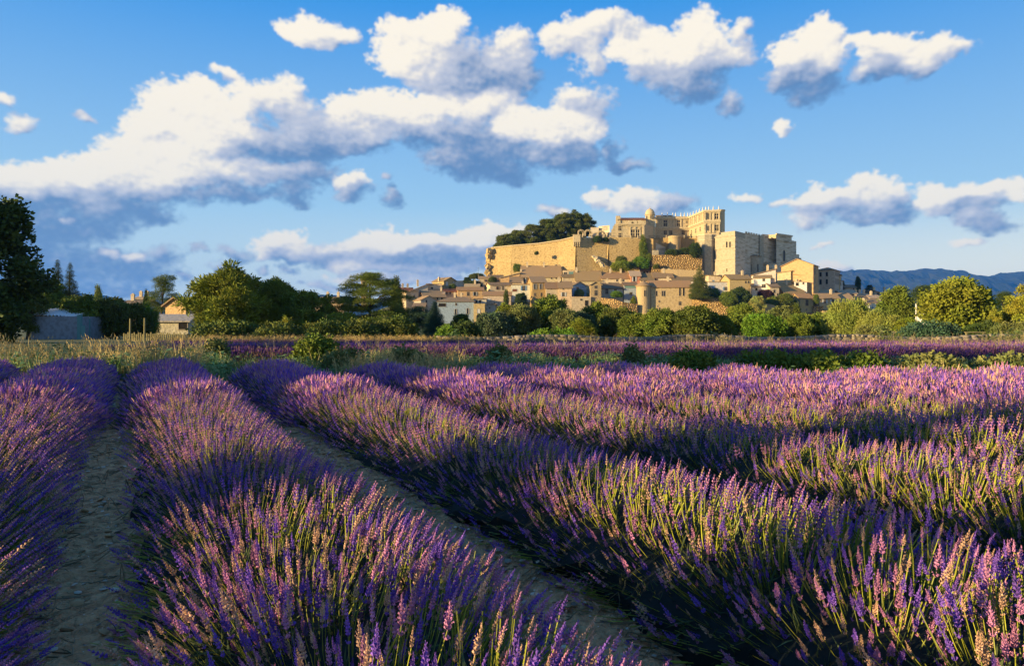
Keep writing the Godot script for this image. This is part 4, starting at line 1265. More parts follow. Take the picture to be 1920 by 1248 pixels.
	house("cream walled house with two chimneys above the tall windowed house", {x = [1226, 1262], e = 519.6, b = 533, d = 334.0, r = 510.5, w = "render_pale", ch = [1248, 1258], dp = 9.0, win = [[1230, 523, 2, 4, "shutter_brown"]]})
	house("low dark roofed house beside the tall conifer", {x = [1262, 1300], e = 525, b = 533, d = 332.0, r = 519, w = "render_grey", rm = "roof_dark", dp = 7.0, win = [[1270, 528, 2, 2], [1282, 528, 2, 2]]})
	# below the church and to the right
	house("pinkish upper house with flat dark eave below the church's corner", {x = [1329, 1352], e = 518, b = 530, d = 330.0, t = "s", r = 515.5, flip = true, w = "render_pale", rm = "roof_dark", dp = 8.0, ch = [1345]})
	house("bluish white house with blue shutters, low, below the church", {x = [1330, 1368], e = 529, b = 549, d = 322.0, t = "f", w = "render_white", rm = "roof_dark", dp = 9.0, win = [[1338, 539, 4, 7, "", "shutter_blue"], [1361, 541, 3.5, 5.5, "shutter_blue"], [1338, 526.4, 3.5, 2, "", "shutter_blue"]]})
	house("ochre house with a pair of small windows high and another low", {x = [1368, 1410], e = 522.6, b = 549, d = 320.0, r = 514.8, w = "render_ochre", ch = [1400.5], y = 6.0, dp = 10.0, win = [[1399, 528.6, 2.2, 3.6], [1404.5, 528.6, 2.2, 3.6], [1387, 538.2, 2.2, 3], [1391, 538.2, 2.2, 3]]})
	house("small shaded house with a dark window between ochre and white houses", {x = [1411, 1425], e = 537, b = 548, d = 318.0, r = 531.5, w = "render_grey", rm = "roof_dark", dp = 6.0, win = [[1418.5, 542, 3, 4]]})
	house("white house with two dark windows, front in blue shade", {x = [1416, 1443], e = 520.6, b = 548, d = 318.0, r = 516, w = "render_white", y = -22.0, dp = 9.0, win = [[1432, 524.6, 3.4, 4.2], [1432, 536, 5.4, 5.4]]})
	house("long white house with roof rising to the right under the church", {x = [1414, 1454], e = 515, b = 527, d = 333.0, t = "s", r = 503.5, w = "render_white", y = -8.0, dp = 7.0, ch = [1442, 1457]})
	house("pale cube house with lit left wall, left of the big gabled house", {x = [1460, 1481], e = 511, b = 533, d = 327.0, t = "s", r = 508, w = "render_pale", y = -30.0, dp = 10.0, rwin = [[0.3, 518, 3, 5]]})
	house("grey square chimney like turret before the big gabled house", {x = [1481, 1490.5], e = 501, b = 518, d = 329.0, t = "f", w = "render_grey", y = -30.0, dp = 3.0})
	house("shaded small house stepping down before the big gabled house", {x = [1488, 1506], e = 517, b = 530, d = 325.0, t = "s", r = 514, flip = true, w = "render_grey", y = -30.0, dp = 7.0, win = [[1493, 521, 2, 3]]})
	house("low house with white awning at the foot of the big gabled house", {x = [1491, 1512], e = 529, b = 538, d = 321.0, t = "s", r = 527, flip = true, w = "render_white", rm = "roof_pale", y = -20.0, dp = 5.0, win = [[1496, 532.5, 4, 5, "", "dark"], [1506, 531, 2, 3]]})
	house("big gabled ochre house, tall lit gable end below the church", {x = [1471.5, 1518.5], e = 497.5, b = 542, d = 325.0, t = "g", r = 485, w = "render_ochre", rm = "roof", y = -35.0, dp = 10.5,
		rwin = [[0.3, 508.5, 5.5, 9], [0.3, 526, 3, 8], [0.3, 539, 3, 4]]})
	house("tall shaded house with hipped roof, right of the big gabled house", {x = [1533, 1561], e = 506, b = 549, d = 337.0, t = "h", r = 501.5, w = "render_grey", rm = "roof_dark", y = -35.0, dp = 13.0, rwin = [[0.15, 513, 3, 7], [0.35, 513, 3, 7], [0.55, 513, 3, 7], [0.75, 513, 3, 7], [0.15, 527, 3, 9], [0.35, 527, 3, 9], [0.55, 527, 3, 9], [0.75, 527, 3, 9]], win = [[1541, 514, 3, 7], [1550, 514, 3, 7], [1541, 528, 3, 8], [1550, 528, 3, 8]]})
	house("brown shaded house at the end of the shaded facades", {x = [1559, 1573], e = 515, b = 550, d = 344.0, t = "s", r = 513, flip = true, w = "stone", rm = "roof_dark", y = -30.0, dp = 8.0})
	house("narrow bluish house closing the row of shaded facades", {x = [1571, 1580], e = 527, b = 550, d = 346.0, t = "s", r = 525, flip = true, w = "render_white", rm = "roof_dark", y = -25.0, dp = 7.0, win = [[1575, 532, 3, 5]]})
	house("ochre house whose broad roof slopes towards the stone house", {x = [1472, 1514], e = 552, b = 580, d = 317.0, r = 531, w = "render_ochre", y = 14.0, dp = 12.0, ch = [1488, 1511], lwin = [[0.4, 560, 3, 5]]})
	house("small dark roofed house left of the ochre house, with pale wall", {x = [1444, 1462], e = 537, b = 556, d = 315.0, r = 530, w = "render_pale", rm = "roof_dark", y = 10.0, dp = 7.0, win = [[1452, 546, 3, 5], [1459, 552, 2.6, 4, "", "dark"]]})
	house("stone house with double window and red lean-to below it", {x = [1500, 1526], e = 558.6, b = 594, d = 311.0, r = 550, w = "stone", y = 6.0, dp = 9.0, win = [[1513.5, 567.6, 4.6, 9.5, "", "glass"], [1513, 580, 1.6, 1.8]]})
	house("little lean-to with red tiled roof below the stone house", {x = [1502, 1524], e = 592, b = 597, d = 308.0, r = 586.6, w = "render_pale", rm = "roof_red", dp = 4.0})
	house("cream house with white shutters and an open loggia", {x = [1537, 1574], e = 558.6, b = 580, d = 313.0, r = 550, w = "render_ochre", dp = 9.0, ch = [1566], win = [[1547, 564.5, 3.6, 6.4, "shutter_white"], [1562, 564.5, 3.6, 6.4, "shutter_white"]]})
	house("terrace house with dark awning below the white shuttered house", {x = [1543, 1576], e = 582, b = 597, d = 309.0, t = "f", w = "stone", rm = "iron", dp = 6.0, win = [[1548, 594, 3, 3, "", "dark"]]})
	house("garden wall house of rough stone between stone house and terrace", {x = [1526, 1544], e = 575, b = 598, d = 310.0, t = "f", w = "rubble", rm = "rubble", dp = 4.0})
	house("grey shaded house right of the white shuttered house", {x = [1574, 1600], e = 560, b = 588, d = 316.0, r = 549.5, w = "render_grey", dp = 10.0, win = [[1582, 566, 2.6, 4], [1592, 566, 2.6, 4]]})
	house("house under the wide whitish roof behind the shuttered house", {x = [1515, 1566], e = 550.5, b = 560, d = 327.0, r = 542.8, w = "render_grey", rm = "roof_pale", dp = 11.0, ch = [1545]})
	house("house with low sunlit roof left of the slim cypress", {x = [1577, 1607], e = 550, b = 558, d = 332.0, r = 543.5, w = "render_pale", rm = "roof_pale", dp = 10.0, win = [[1600, 553, 3, 3, "", "dark"]]})
	house("dark house on the crest left of the slim cypress", {x = [1586, 1606], e = 539, b = 547, d = 348.0, r = 534, w = "render_grey", rm = "roof_dark", dp = 8.0, win = [[1601, 541, 1.8, 2.4]]})
	house("bluish shaded house with long dark roof at the right end", {x = [1599, 1632], e = 563, b = 585, d = 321.0, r = 554.5, w = "render_white", rm = "roof_dark", dp = 10.0})
	house("pinkish white little house with a dark red opening", {x = [1610, 1630], e = 570, b = 593, d = 312.0, r = 567, w = "render_white", rm = "roof", y = -15.0, dp = 7.0, ch = [1622], win = [[1615, 577, 2.4, 7, "shutter_white"], [1622.5, 577, 3.6, 7, "", "shutter_brown"]]})
	house("bluish white house with blue doors, last before the rounded tree", {x = [1629, 1653], e = 566.4, b = 588, d = 316.0, r = 560, w = "render_white", rm = "roof_dark", dp = 9.0, win = [[1636.5, 579.5, 2.4, 8, "", "shutter_blue"], [1645.5, 579, 3, 5, "", "shutter_blue"], [1645, 569, 2, 3.4]]})
	house("sunlit roofed house with three chimneys right of the slim cypress", {x = [1611, 1634], e = 557, b = 562, d = 333.0, r = 550, w = "render_pale", rm = "roof_pale", dp = 9.0, ch = [1613, 1620, 1628]})
	house("sunlit low house left of the sloping last roof", {x = [1632, 1652], e = 558, b = 563, d = 331.0, r = 553, w = "render_pale", rm = "roof_pale", dp = 8.0, ch = [1641]})
	house("house with the last sloping roof towards the right, with dormer", {x = [1640, 1672], e = 554.5, b = 566, d = 345.0, t = "s", r = 544.5, flip = true, w = "render_grey", rm = "roof", dp = 9.0, ch = [1647, 1667], win = [[1647, 551, 4, 4]]})
	house("roof edge house half hidden behind the rounded tree at right", {x = [1652, 1680], e = 562, b = 575, d = 338.0, r = 556, w = "render_grey", rm = "roof", dp = 8.0})
	# left slope
	house("gabled house with sunlit left flank standing highest on the left slope", {x = [833, 856], e = 527, b = 544, d = 345.0, t = "g", r = 519.5, w = "stone", y = 42.0, dp = 9.4, ch = [834], win = [[838, 532, 4, 7, "", "shutter_white"], [850, 529, 3, 2, "", "shutter_white"]], lwin = [[0.5, 534, 3, 5]]})
	house("low wing with lit pale wall right of the highest gabled house", {x = [853, 872], e = 527, b = 541, d = 347.0, t = "f", w = "render_grey", rm = "stone", dp = 6.0})
	house("long shed with dark shaded gable wall on the left slope", {x = [771, 802], e = 545.5, b = 560, d = 332.0, t = "s", r = 531, w = "render_grey", rm = "roof", y = 14.0, dp = 9.0, ch = [785]})
	house("dark walled house right of the long shed", {x = [799, 828], e = 532.5, b = 549, d = 336.0, t = "f", w = "ashlar_dark", rm = "roof_dark", y = 5.0, dp = 6.0, win = [[810, 540, 3, 3]]})
	house("sunlit end house at the left tip of the village", {x = [762, 784], e = 548, b = 568, d = 327.0, t = "s", r = 543, w = "render_pale", rm = "roof", y = 24.0, dp = 9.0, win = [[776, 555, 2.2, 4]]})
	house("little roofs of the house behind the slim poplar", {x = [752, 774], e = 545, b = 566, d = 333.0, r = 539, w = "render_pale", rm = "roof_red", y = 16.0, dp = 8.0, ch = [757, 766]})
	house("house with long sunlit tile slope in the left quarter", {x = [795, 835], e = 556, b = 566, d = 327.0, r = 545.5, w = "render_pale", rm = "roof", y = 18.0, dp = 10.0, win = [[820, 560, 2.4, 4], [828, 559, 3, 5, "", "dark"]]})
	house("house with grey gable facing the field, left of the blue front", {x = [790, 819], e = 562, b = 590, d = 316.0, t = "g", r = 554, w = "render_grey", rm = "roof", y = 24.0, dp = 11.0, win = [[799.5, 565, 2.4, 4.4]]})
	house("low blue grey roofed outbuilding in the left trees", {x = [775, 796], e = 574, b = 592, d = 310.0, r = 568, w = "render_grey", rm = "roof_dark", dp = 6.0})
	h = house("big house with blue washed front among the trees", {x = [820, 889], e = 565, b = 612, d = 304.0, r = 556.4, t = "h", w = "render_blue", rm = "roof_dark", dp = 11.0, ch = [851], win = [[854.5, 584, 2, 8.5, "shutter_grey"], [877, 583, 2.2, 9, "shutter_grey"], [855, 570, 2.2, 4], [829, 571.5, 12, 5.4, "", "dark"]]})
	house("yellowish annex of the blue fronted house with big white window", {x = [888, 909], e = 570, b = 616, d = 302.0, t = "f", w = "render_ochre", rm = "render_ochre", dp = 9.0, win = [[897.5, 583, 4.6, 7, "", "shutter_white"], [898, 594.5, 8, 5]]})
	house("flat roofed balcony house above the yellowish annex", {x = [888, 912], e = 561, b = 572, d = 310.0, t = "f", w = "render_grey", rm = "iron", dp = 6.0, win = [[893, 565, 3, 5], [900, 565, 3, 5]]})
	house("long cream house with French windows above the blue front", {x = [858, 906], e = 543.6, b = 560, d = 329.0, r = 538.2, w = "render_ochre", dp = 8.0, y = 6.0, win = [[877.5, 550.6, 3.6, 6.5], [890.5, 550.6, 3, 6.5, "shutter_grey"], [866, 551, 1.6, 2]]})
	house("tiny brown roofed house left of the long cream house", {x = [834, 857], e = 546, b = 554, d = 334.0, r = 541.5, w = "render_pale", rm = "roof_red", dp = 7.0, y = 10.0, win = [[838, 549, 2, 4], [844, 549, 2, 4]]})
	house("wide grey patched wall house with small cypress before it", {x = [906, 958], e = 552.8, b = 585, d = 314.0, r = 546.2, w = "render_grey", dp = 9.0, ch = [957], win = [[917, 562, 5, 5, "", "shutter_white"], [927, 569, 1.6, 2.6]]})
	house("lower grey annex of the patched wall house", {x = [904, 929], e = 571, b = 588, d = 311.0, t = "s", r = 570, w = "render_grey", rm = "roof_dark", dp = 4.0, win = [[918, 577, 1.6, 2]]})
	house("pale pink gabled house with brown red shutters", {x = [919, 958], e = 534, b = 548, d = 334.0, r = 529.5, w = "render_pale", y = 14.0, dp = 9.0, win = [[933.5, 540, 2.2, 5, "shutter_brown"], [943, 540, 2.2, 6]]})
	house("wide house in blue shade with pale shuttered window", {x = [958, 998], e = 533.4, b = 566, d = 327.0, t = "s", r = 532.6, w = "render_white", rm = "roof", dp = 9.0, win = [[982, 540, 4, 8, "shutter_blue"], [965, 544, 7, 4, "", "shutter_brown"]]})
	house("cream house with brown roof left of the biggest roof", {x = [957, 979], e = 528.6, b = 537, d = 342.0, r = 516, w = "render_pale", rm = "roof_dark", dp = 10.0})
	house("house front with sunlit sloping gable under the rampart's foot", {x = [938, 974], e = 521, b = 534, d = 346.0, t = "s", r = 511, w = "render_ochre", rm = "render_pale", dp = 6.0, ch = [977]})
	house("pale little house on the crest at the left end of the rampart", {x = [899, 918], e = 521, b = 532, d = 347.0, r = 518, w = "render_pale", dp = 7.0, win = [[911.5, 526, 2.4, 3.4, "shutter_brown"]]})
	house("dark roofed house beside the pale little house on the crest", {x = [916, 942], e = 520.6, b = 532, d = 350.0, r = 515.4, w = "render_pale", rm = "roof_dark", dp = 8.0, win = [[924, 525.6, 2, 3], [934, 526, 2, 3]]})
	house("small lit house among shrubs below the crest", {x = [905, 930], e = 530, b = 540, d = 342.0, t = "f", w = "render_pale", rm = "stone", dp = 5.0, win = [[912, 534, 2, 3], [922, 534, 2.4, 3]]})
	house("small cream house wedged between the biggest roof and the rampart foot", {x = [1100, 1122], e = 508.6, b = 514, d = 351.0, r = 504, w = "render_pale", dp = 7.0, ch = [1106], win = [[1108, 511, 2, 2.6], [1115, 511, 2, 2.6]]})
	house("tan roofed cottage left of the ochre fronted house", {x = [973, 998], e = 541, b = 552, d = 331.0, r = 534.5, w = "render_pale", rm = "roof_pale", dp = 7.0, ch = [980], win = [[985, 546, 2.2, 4, "shutter_blue"]]})
	house("cream cottage with pale roof above the patched grey house", {x = [930, 956], e = 556, b = 563, d = 325.0, r = 550, w = "render_pale", rm = "roof_pale", dp = 7.0, win = [[938, 559, 2, 3], [948, 559, 2, 3]]})
	house("tiny lit house in the left slope under the long cream house", {x = [858, 880], e = 561, b = 572, d = 320.0, r = 556.5, w = "render_pale", rm = "roof", dp = 6.0, ch = [864]})
	house("sunlit cottage below the dark walled house of the left slope", {x = [806, 832], e = 550, b = 559, d = 331.0, r = 545.5, w = "render_pale", rm = "roof_pale", dp = 6.0, ch = [826], win = [[814, 554, 2, 3], [822, 554, 2, 3]]})
	house("pale house end above the long cream house, left of the shrubbery", {x = [872, 898], e = 536.5, b = 545, d = 338.0, r = 532, w = "render_pale", rm = "roof_pale", dp = 6.0, ch = [890], win = [[880, 540, 2, 3]]})
	# beyond the trees to the left
	house("far house with two tall pale chimneys left of the cedar", {x = [598, 644], e = 566, b = 580, d = 260.0, r = 556.5, w = "render_pale", rm = "roof", dp = 9.0, ch = [609, 629], win = [[617, 566, 3, 3], [634, 568, 3, 3]], g = "far roofs beyond the trees"})
	house("far house with lit roof just left of the twin chimneys", {x = [578, 602], e = 563, b = 575, d = 290.0, r = 557, w = "render_pale", rm = "roof_pale", dp = 8.0, g = "far roofs beyond the trees"})
	house("far grey roofed house right of the tiny cypress", {x = [228, 272], e = 570, b = 590, d = 200.0, r = 563, w = "render_grey", rm = "roof_dark", dp = 8.0, ch = [236], g = "far roofs beyond the trees"})
	house("far little house with chimney stacks beside the tiny cypress", {x = [252, 272], e = 560, b = 575, d = 240.0, r = 556, w = "render_pale", rm = "roof_pale", dp = 6.0, ch = [256, 268], g = "far roofs beyond the trees"})
	house("little house with pale wall showing under the trees of the feathery tree", {x = [482, 494], e = 572, b = 582, d = 220.0, r = 568, w = "render_pale", rm = "roof", dp = 6.0, g = "far roofs beyond the trees"})
	# bell tower far off
	var bt := thing("bell_tower", "far pale bell tower rising over the great cedar", "tower", at(681.5, 560, 420.0))
	b = MB.new()
	var q := 5.2 / F * 420.0
	b.box(Vector3(-q, -5, -2 * q), Vector3(q, 11.0, 0)); b.box(Vector3(-q * 1.15, 11.0, -2.15 * q), Vector3(q * 1.15, 11.5, q * 0.15))
	b.box(Vector3(-q * 0.85, 11.5, -1.85 * q), Vector3(q * 0.85, 12.6, -q * 0.15))
	for sx in [-1.0, 1.0]:
		for sz in [0.0, -2.0]: b.box(Vector3(sx * q * 0.95 - 0.3, 11.5, sz * q * 0.95 - 0.35), Vector3(sx * q * 0.95 + 0.3, 13.4, sz * q * 0.95 + 0.25))
	put("shaft", b.done(), M.stone, bt)
	b = MB.new(); b.lathe([Vector2(q * 0.75, 12.6), Vector2(q * 0.6, 13.8), Vector2(0.25, 14.6), Vector2(0.05, 15.6)], 10)
	put("dome", b.done(), M.stone, bt).position = Vector3(0, 0, -q)
	window(bt, Vector3(0, 8.8, 0), 1.2, 2.0, "dark", "trim")
	# rubble and garden walls of the slope
	village_wall("retaining_wall", "long pale rubble garden wall right of the tall windowed house", [[1297, 553, 598, 310], [1330, 559, 598, 306], [1368, 557, 596, 304], [1378, 566, 596, 304], [1392, 570, 596, 303]], "rubble", 1.2)
	village_wall("retaining_wall", "steep rubble bank left of the round tower", [[1126, 558, 600, 311], [1150, 560, 600, 309], [1168, 566, 600, 308], [1196, 570, 600, 309]], "rubble", 1.5)
	village_wall("retaining_wall", "shaded stone bank below the purple leaved tree", [[1432, 568, 596, 304], [1450, 571, 596, 302], [1470, 582, 596, 302]], "stone", 1.2)
	village_wall("retaining_wall", "low stone ruin wall before the blue shaded yard", [[994, 560, 580, 317], [1001, 556, 580, 316], [1008, 565, 580, 315]], "stone_ochre", 1.0)

func village_wall(called: String, label: String, pts: Array, m: String, thick: float) -> Node3D:
	var b := curtain(pts, thick, thick)
	var o := put(called, b.done(), M[m])
	tag(o, label, "wall", "walls of the hill village")
	return o

func curtain(pts: Array, thick: float, seg: float, batter := 0.0) -> MB:    # a wall through surveyed points [x, top row, foot row, distance]
	var b := MB.new()
	var P := []
	for k in pts.size() - 1:
		var a: Array = pts[k]
		var c: Array = pts[k + 1]
		var n := maxi(1, int((at(c[0], c[1], c[3]) - at(a[0], a[1], a[3])).length() / 4.0))
		for i in n:
			var f := float(i) / n
			P.append([at(lerpf(a[0], c[0], f), lerpf(a[1], c[1], f), lerpf(a[3], c[3], f)), at(lerpf(a[0], c[0], f), lerpf(a[2], c[2], f), lerpf(a[3], c[3], f))])
	var z: Array = pts[-1]
	P.append([at(z[0], z[1], z[3]), at(z[0], z[2], z[3])])
	for k in P.size() - 1:
		var t0: Vector3 = P[k][0]
		var t1: Vector3 = P[k + 1][0]
		var out := Vector3.UP.cross((t1 - t0)).normalized()
		out = Vector3(-(t1 - t0).z, 0, (t1 - t0).x).normalized()
		var f0: Vector3 = P[k][1] + out * batter
		var f1: Vector3 = P[k + 1][1] + out * batter
		f0.y -= 7.0; f1.y -= 7.0
		var back := -out * thick
		b.quad(f0, f1, t1, t0)
		b.quad(t0, t1, t1 + back, t0 + back)
		b.quad(f1 + back, f0 + back, t0 + back, t1 + back)
		if k == 0: b.quad(f0 + back, f0, t0, t0 + back)
		if k == P.size() - 2: b.quad(f1, f1 + back, t1 + back, t1)
	return b

# ---------------------------------------------------------------- castle and church
func plan_block(b: MB, plan: Array, y0: float, y1: float) -> void:      # plan: [column, distance] from left to right along the front, then back along the rear
	var poly := []
	for p in plan: poly.append(Vector2((p[0] - 960.0) / F * p[1], -p[1]))
	b.prism(poly, y0, y1)

func row_y(py: float, d: float) -> float:
	return EYE + (HZ - py) / F * d

func face_frame(a: Array, c: Array, f: float, py: float) -> Transform3D:    # a spot on the wall that runs from plan point a to c, f of the way along it
	var p := Vector3((a[0] - 960.0) / F * a[1], 0, -a[1])
	var q := Vector3((c[0] - 960.0) / F * c[1], 0, -c[1])
	var s := p.lerp(q, f)
	var x := (q - p).normalized()
	return Transform3D(Basis(x, Vector3.UP, x.cross(Vector3.UP)), Vector3(s.x, EYE + (HZ - py) / F * -s.z, s.z))

func on_face(called: String, root: Node3D, t: Transform3D, b: MB, m: String) -> MeshInstance3D:
	var o := put(called, b.done(), M[m], root)
	o.transform = root.transform.affine_inverse() * t
	return o

func cross_window(root: Node3D, t: Transform3D, w: float, h: float, arch := false) -> void:   # a stone mullioned window, or an arched opening
	var b := MB.new()
	var e := w * 0.13
	b.box(Vector3(-w / 2 - e, -h / 2 - e, -0.1), Vector3(-w / 2, h / 2 + (0.0 if arch else e), 0.14)); b.box(Vector3(w / 2, -h / 2 - e, -0.1), Vector3(w / 2 + e, h / 2 + (0.0 if arch else e), 0.14))
	b.box(Vector3(-w / 2, -h / 2 - e, -0.1), Vector3(w / 2, -h / 2, 0.2))
	if not arch:
		b.box(Vector3(-w / 2 - e * 1.5, h / 2 + e * 0.2, -0.1), Vector3(w / 2 + e * 1.5, h / 2 + e * 1.2, 0.3))
		b.box(Vector3(-e * 0.45, -h / 2, -0.1), Vector3(e * 0.45, h / 2, 0.12))
		b.box(Vector3(-w / 2, h * 0.08, -0.1), Vector3(-e * 0.45, h * 0.08 + e * 0.8, 0.11)); b.box(Vector3(e * 0.45, h * 0.08, -0.1), Vector3(w / 2, h * 0.08 + e * 0.8, 0.11))
	else:
		for i in 8:
			var a := PI * i / 8; var c := PI * (i + 1) / 8
			b.quad(Vector3(cos(a) * w / 2, h / 2 + sin(a) * w / 2, 0.14), Vector3(cos(a) * (w / 2 + e), h / 2 + sin(a) * (w / 2 + e), 0.14), Vector3(cos(c) * (w / 2 + e), h / 2 + sin(c) * (w / 2 + e), 0.14), Vector3(cos(c) * w / 2, h / 2 + sin(c) * w / 2, 0.14))
			b.quad(Vector3(cos(a) * (w / 2 + e), h / 2 + sin(a) * (w / 2 + e), 0.14), Vector3(cos(a) * (w / 2 + e), h / 2 + sin(a) * (w / 2 + e), -0.1), Vector3(cos(c) * (w / 2 + e), h / 2 + sin(c) * (w / 2 + e), -0.1), Vector3(cos(c) * (w / 2 + e), h / 2 + sin(c) * (w / 2 + e), 0.14))
	var o := on_face("window", root, t, b, "trim_castle")
	b = MB.new()
	b.box(Vector3(-w / 2, -h / 2, -0.05), Vector3(w / 2, h / 2, 0.04))
	if arch:
		for i in 8:
			var a := PI * i / 8; var c := PI * (i + 1) / 8
			b.tri(Vector3(0, h / 2, 0.04), Vector3(cos(a) * w / 2, h / 2 + sin(a) * w / 2, 0.04), Vector3(cos(c) * w / 2, h / 2 + sin(c) * w / 2, 0.04))
	put("pane", b.done(), M.glass, o)

func band(root: Node3D, called: String, a: Array, c: Array, py: float, hgt: float, out: float, m := "trim_castle") -> void:   # a string course or cornice along one wall
	var t := face_frame(a, c, 0.0, py)
	var e := face_frame(a, c, 1.0, py)
	var L := (e.origin - t.origin).slide(Vector3.UP).length()
	var b := MB.new()
	b.box(Vector3(-out * 0.8, -hgt / 2, -0.1), Vector3(L + out * 0.8, hgt / 2, out))
	b.box(Vector3(-out * 0.4, -hgt, -0.09), Vector3(L + out * 0.4, -hgt / 2, out * 0.55))
	on_face(called, root, t, b, m)

func pilaster(root: Node3D, t: Transform3D, w: float, h: float, out: float) -> void:
	var b := MB.new()
	b.box(Vector3(-w / 2, 0, -0.1), Vector3(w / 2, h, out)); b.box(Vector3(-w * 0.75, h - w * 0.7, -0.09), Vector3(w * 0.75, h, out * 1.3)); b.box(Vector3(-w * 0.75, 0, -0.09), Vector3(w * 0.75, w * 0.5, out * 1.3))
	on_face("pilaster", root, t, b, "trim_castle")

func pinnacle(root: Node3D, p: Vector3, h: float) -> void:
	var b := MB.new()
	h *= 1.35
	b.lathe([Vector2(0.38, 0), Vector2(0.42, h * 0.22), Vector2(0.22, h * 0.3), Vector2(0.32, h * 0.45), Vector2(0.18, h * 0.7), Vector2(0.03, h)], 7)
	var o := put("pinnacle", b.done(), M.render_white, root)
	o.position = p - root.position

func castle() -> void:
	M.trim_castle = textured(mat(0.80, 0.66, 0.42), M.ashlar.albedo_texture, 7.0)
	M.castle_wall = textured(mat(0.80, 0.65, 0.40), M.ashlar.albedo_texture, 9.0, M.ashlar.heightmap_texture, 16.0)
	# the long rampart
	var root := thing("castle_rampart", "long golden rampart wall running right from the cliff under the grove", "rampart", at(1000, 512, 362))
	var pts := [[917.5, 466, 516, 374], [921, 464.5, 516, 368], [960, 460.5, 516, 363], [1010, 456.5, 514, 359], [1050, 450.5, 512, 355], [1080, 443.5, 508, 351], [1110, 445.5, 505, 353], [1140, 447, 503, 354], [1142, 444.5, 503, 353.4], [1175, 445, 500, 354], [1210, 446, 497, 355]]
	var o := put("curtain_wall", curtain(pts, 3.0, 3.0, 1.8).done(), M.rampart, root)
	o.position = -root.position
	var coping := [[918, 465.6, 467.2, 373.6], [921, 464, 465.6, 367.6], [960, 460, 461.6, 362.6], [1010, 456, 457.6, 358.6], [1050, 450, 451.6, 354.6], [1080, 443, 444.6, 350.6]]
	var b := MB.new()
	for k in coping.size() - 1:
		var p := at(coping[k][0], coping[k][1], coping[k][3])
		var q := at(coping[k + 1][0], coping[k + 1][1], coping[k + 1][3])
		var x := (q - p)
		var t := Transform3D(Basis(x.normalized(), Vector3.UP, x.normalized().cross(Vector3.UP).normalized()), p)
		b.box(Vector3(0, -0.3, -3.2), Vector3(x.length(), 0.2, 0.25), t)
	o = put("coping", b.done(), M.trim_castle, root); o.position = -root.position
	b = MB.new()                                           # cliff below the left end
	rng.seed = 31
	for k in 60:
		var yy := rng.randf_range(468, 516)
		var p := at(rng.randf_range(916 - (yy - 466) * 0.09, 921), yy, 368.0 + rng.randf_range(-2, 3))
		var s := rng.randf_range(0.4, 1.0)
		b.box(Vector3(-s, -s, -s), Vector3(s, s * 1.2, s), Transform3D(Basis.from_euler(Vector3(rng.randf(), rng.randf() * 3.0, rng.randf())), p))
	o = put("cliff_rock", b.done(), M.rampart, root); o.position = -root.position
	b = MB.new()                                           # the little corner turret
	for k in 4:
		b.box(Vector3(-1.5 + k * 0.9, -1.3, -0.6), Vector3(-1.1 + k * 0.9, 0.0, 0.7)); b.box(Vector3(-1.5 + k * 0.9, -2.0, -0.6), Vector3(-1.1 + k * 0.9, -1.3, 0.35))
	b.box(Vector3(-1.6, 0, -1.2), Vector3(1.8, 3.4, 0.9)); b.box(Vector3(-1.8, 3.4, -1.4), Vector3(2.0, 3.7, 1.1))
	o = put("corner_turret", b.done(), M.trim_castle, root); o.position = at(1081, 454, 350.4) - root.position
	for k in 9:                                            # posts of the terrace rail
		b = MB.new(); b.box(Vector3(-0.25, -0.2, -0.25), Vector3(0.25, 1.2, 0.25))
		o = put("rail_post", b.done(), M.trim_castle, root); o.position = at(1092 + k * 13.0, lerpf(444.5, 445.8, k / 8.0), 354.2) - root.position
	b = MB.new()
	var r0 := at(1090, 442.0, 354.3); var r1 := at(1209, 443.2, 355.3)
	b.tube([r0, r1], [0.09, 0.09], 5)
	o = put("rail", b.done(), M.iron, root); o.position = -root.position
	# buttress strip and ragged lower stones at the slope
	b = MB.new()
	for k in 26:
		var f := k / 25.0
		var p := at(lerpf(1113, 1131, f) + rng.randf_range(-2, 2), lerpf(481, 500, f), 351.0 - 3.0 * f)
		var s := rng.randf_range(0.25, 0.9)
		b.box(Vector3(-s, -s * 0.6, -s), Vector3(s, s * 0.7, s), Transform3D(Basis.from_euler(Vector3(rng.randf(), rng.randf() * 3.0, rng.randf())), p))
	o = put("fallen_stones", b.done(), M.trim_castle, root); o.position = -root.position; o.set_meta("kind", "stuff")

	# the castle on its terrace
	root = thing("castle", "ornate pale stone castle with dome and pinnacles on the terrace", "castle", at(1255, 442, 372))
	var inv := -root.position
	# left: ruined wings
	b = MB.new(); plan_block(b, [[1107.5, 360], [1123, 360], [1123, 368], [1107.5, 368]], row_y(446, 360), row_y(426, 360))
	o = put("ruined_wing", b.done(), M.ashlar_dark, root); o.position = inv
	b = MB.new(); plan_block(b, [[1122.5, 362], [1143, 358], [1143, 368], [1122.5, 370]], row_y(446, 360), row_y(423, 360))
	o = put("ruined_wing", b.done(), M.ashlar_dark, root); o.position = inv
	for q in [[0.45, 428, 1.0], [0.7, 428, 1.0], [0.45, 439, 0.9], [0.7, 439, 0.9]]: cross_window(root, face_frame([1122.5, 362], [1143, 358], q[0], q[1]), q[2], 1.5)
	b = MB.new()                                            # broken arches standing free
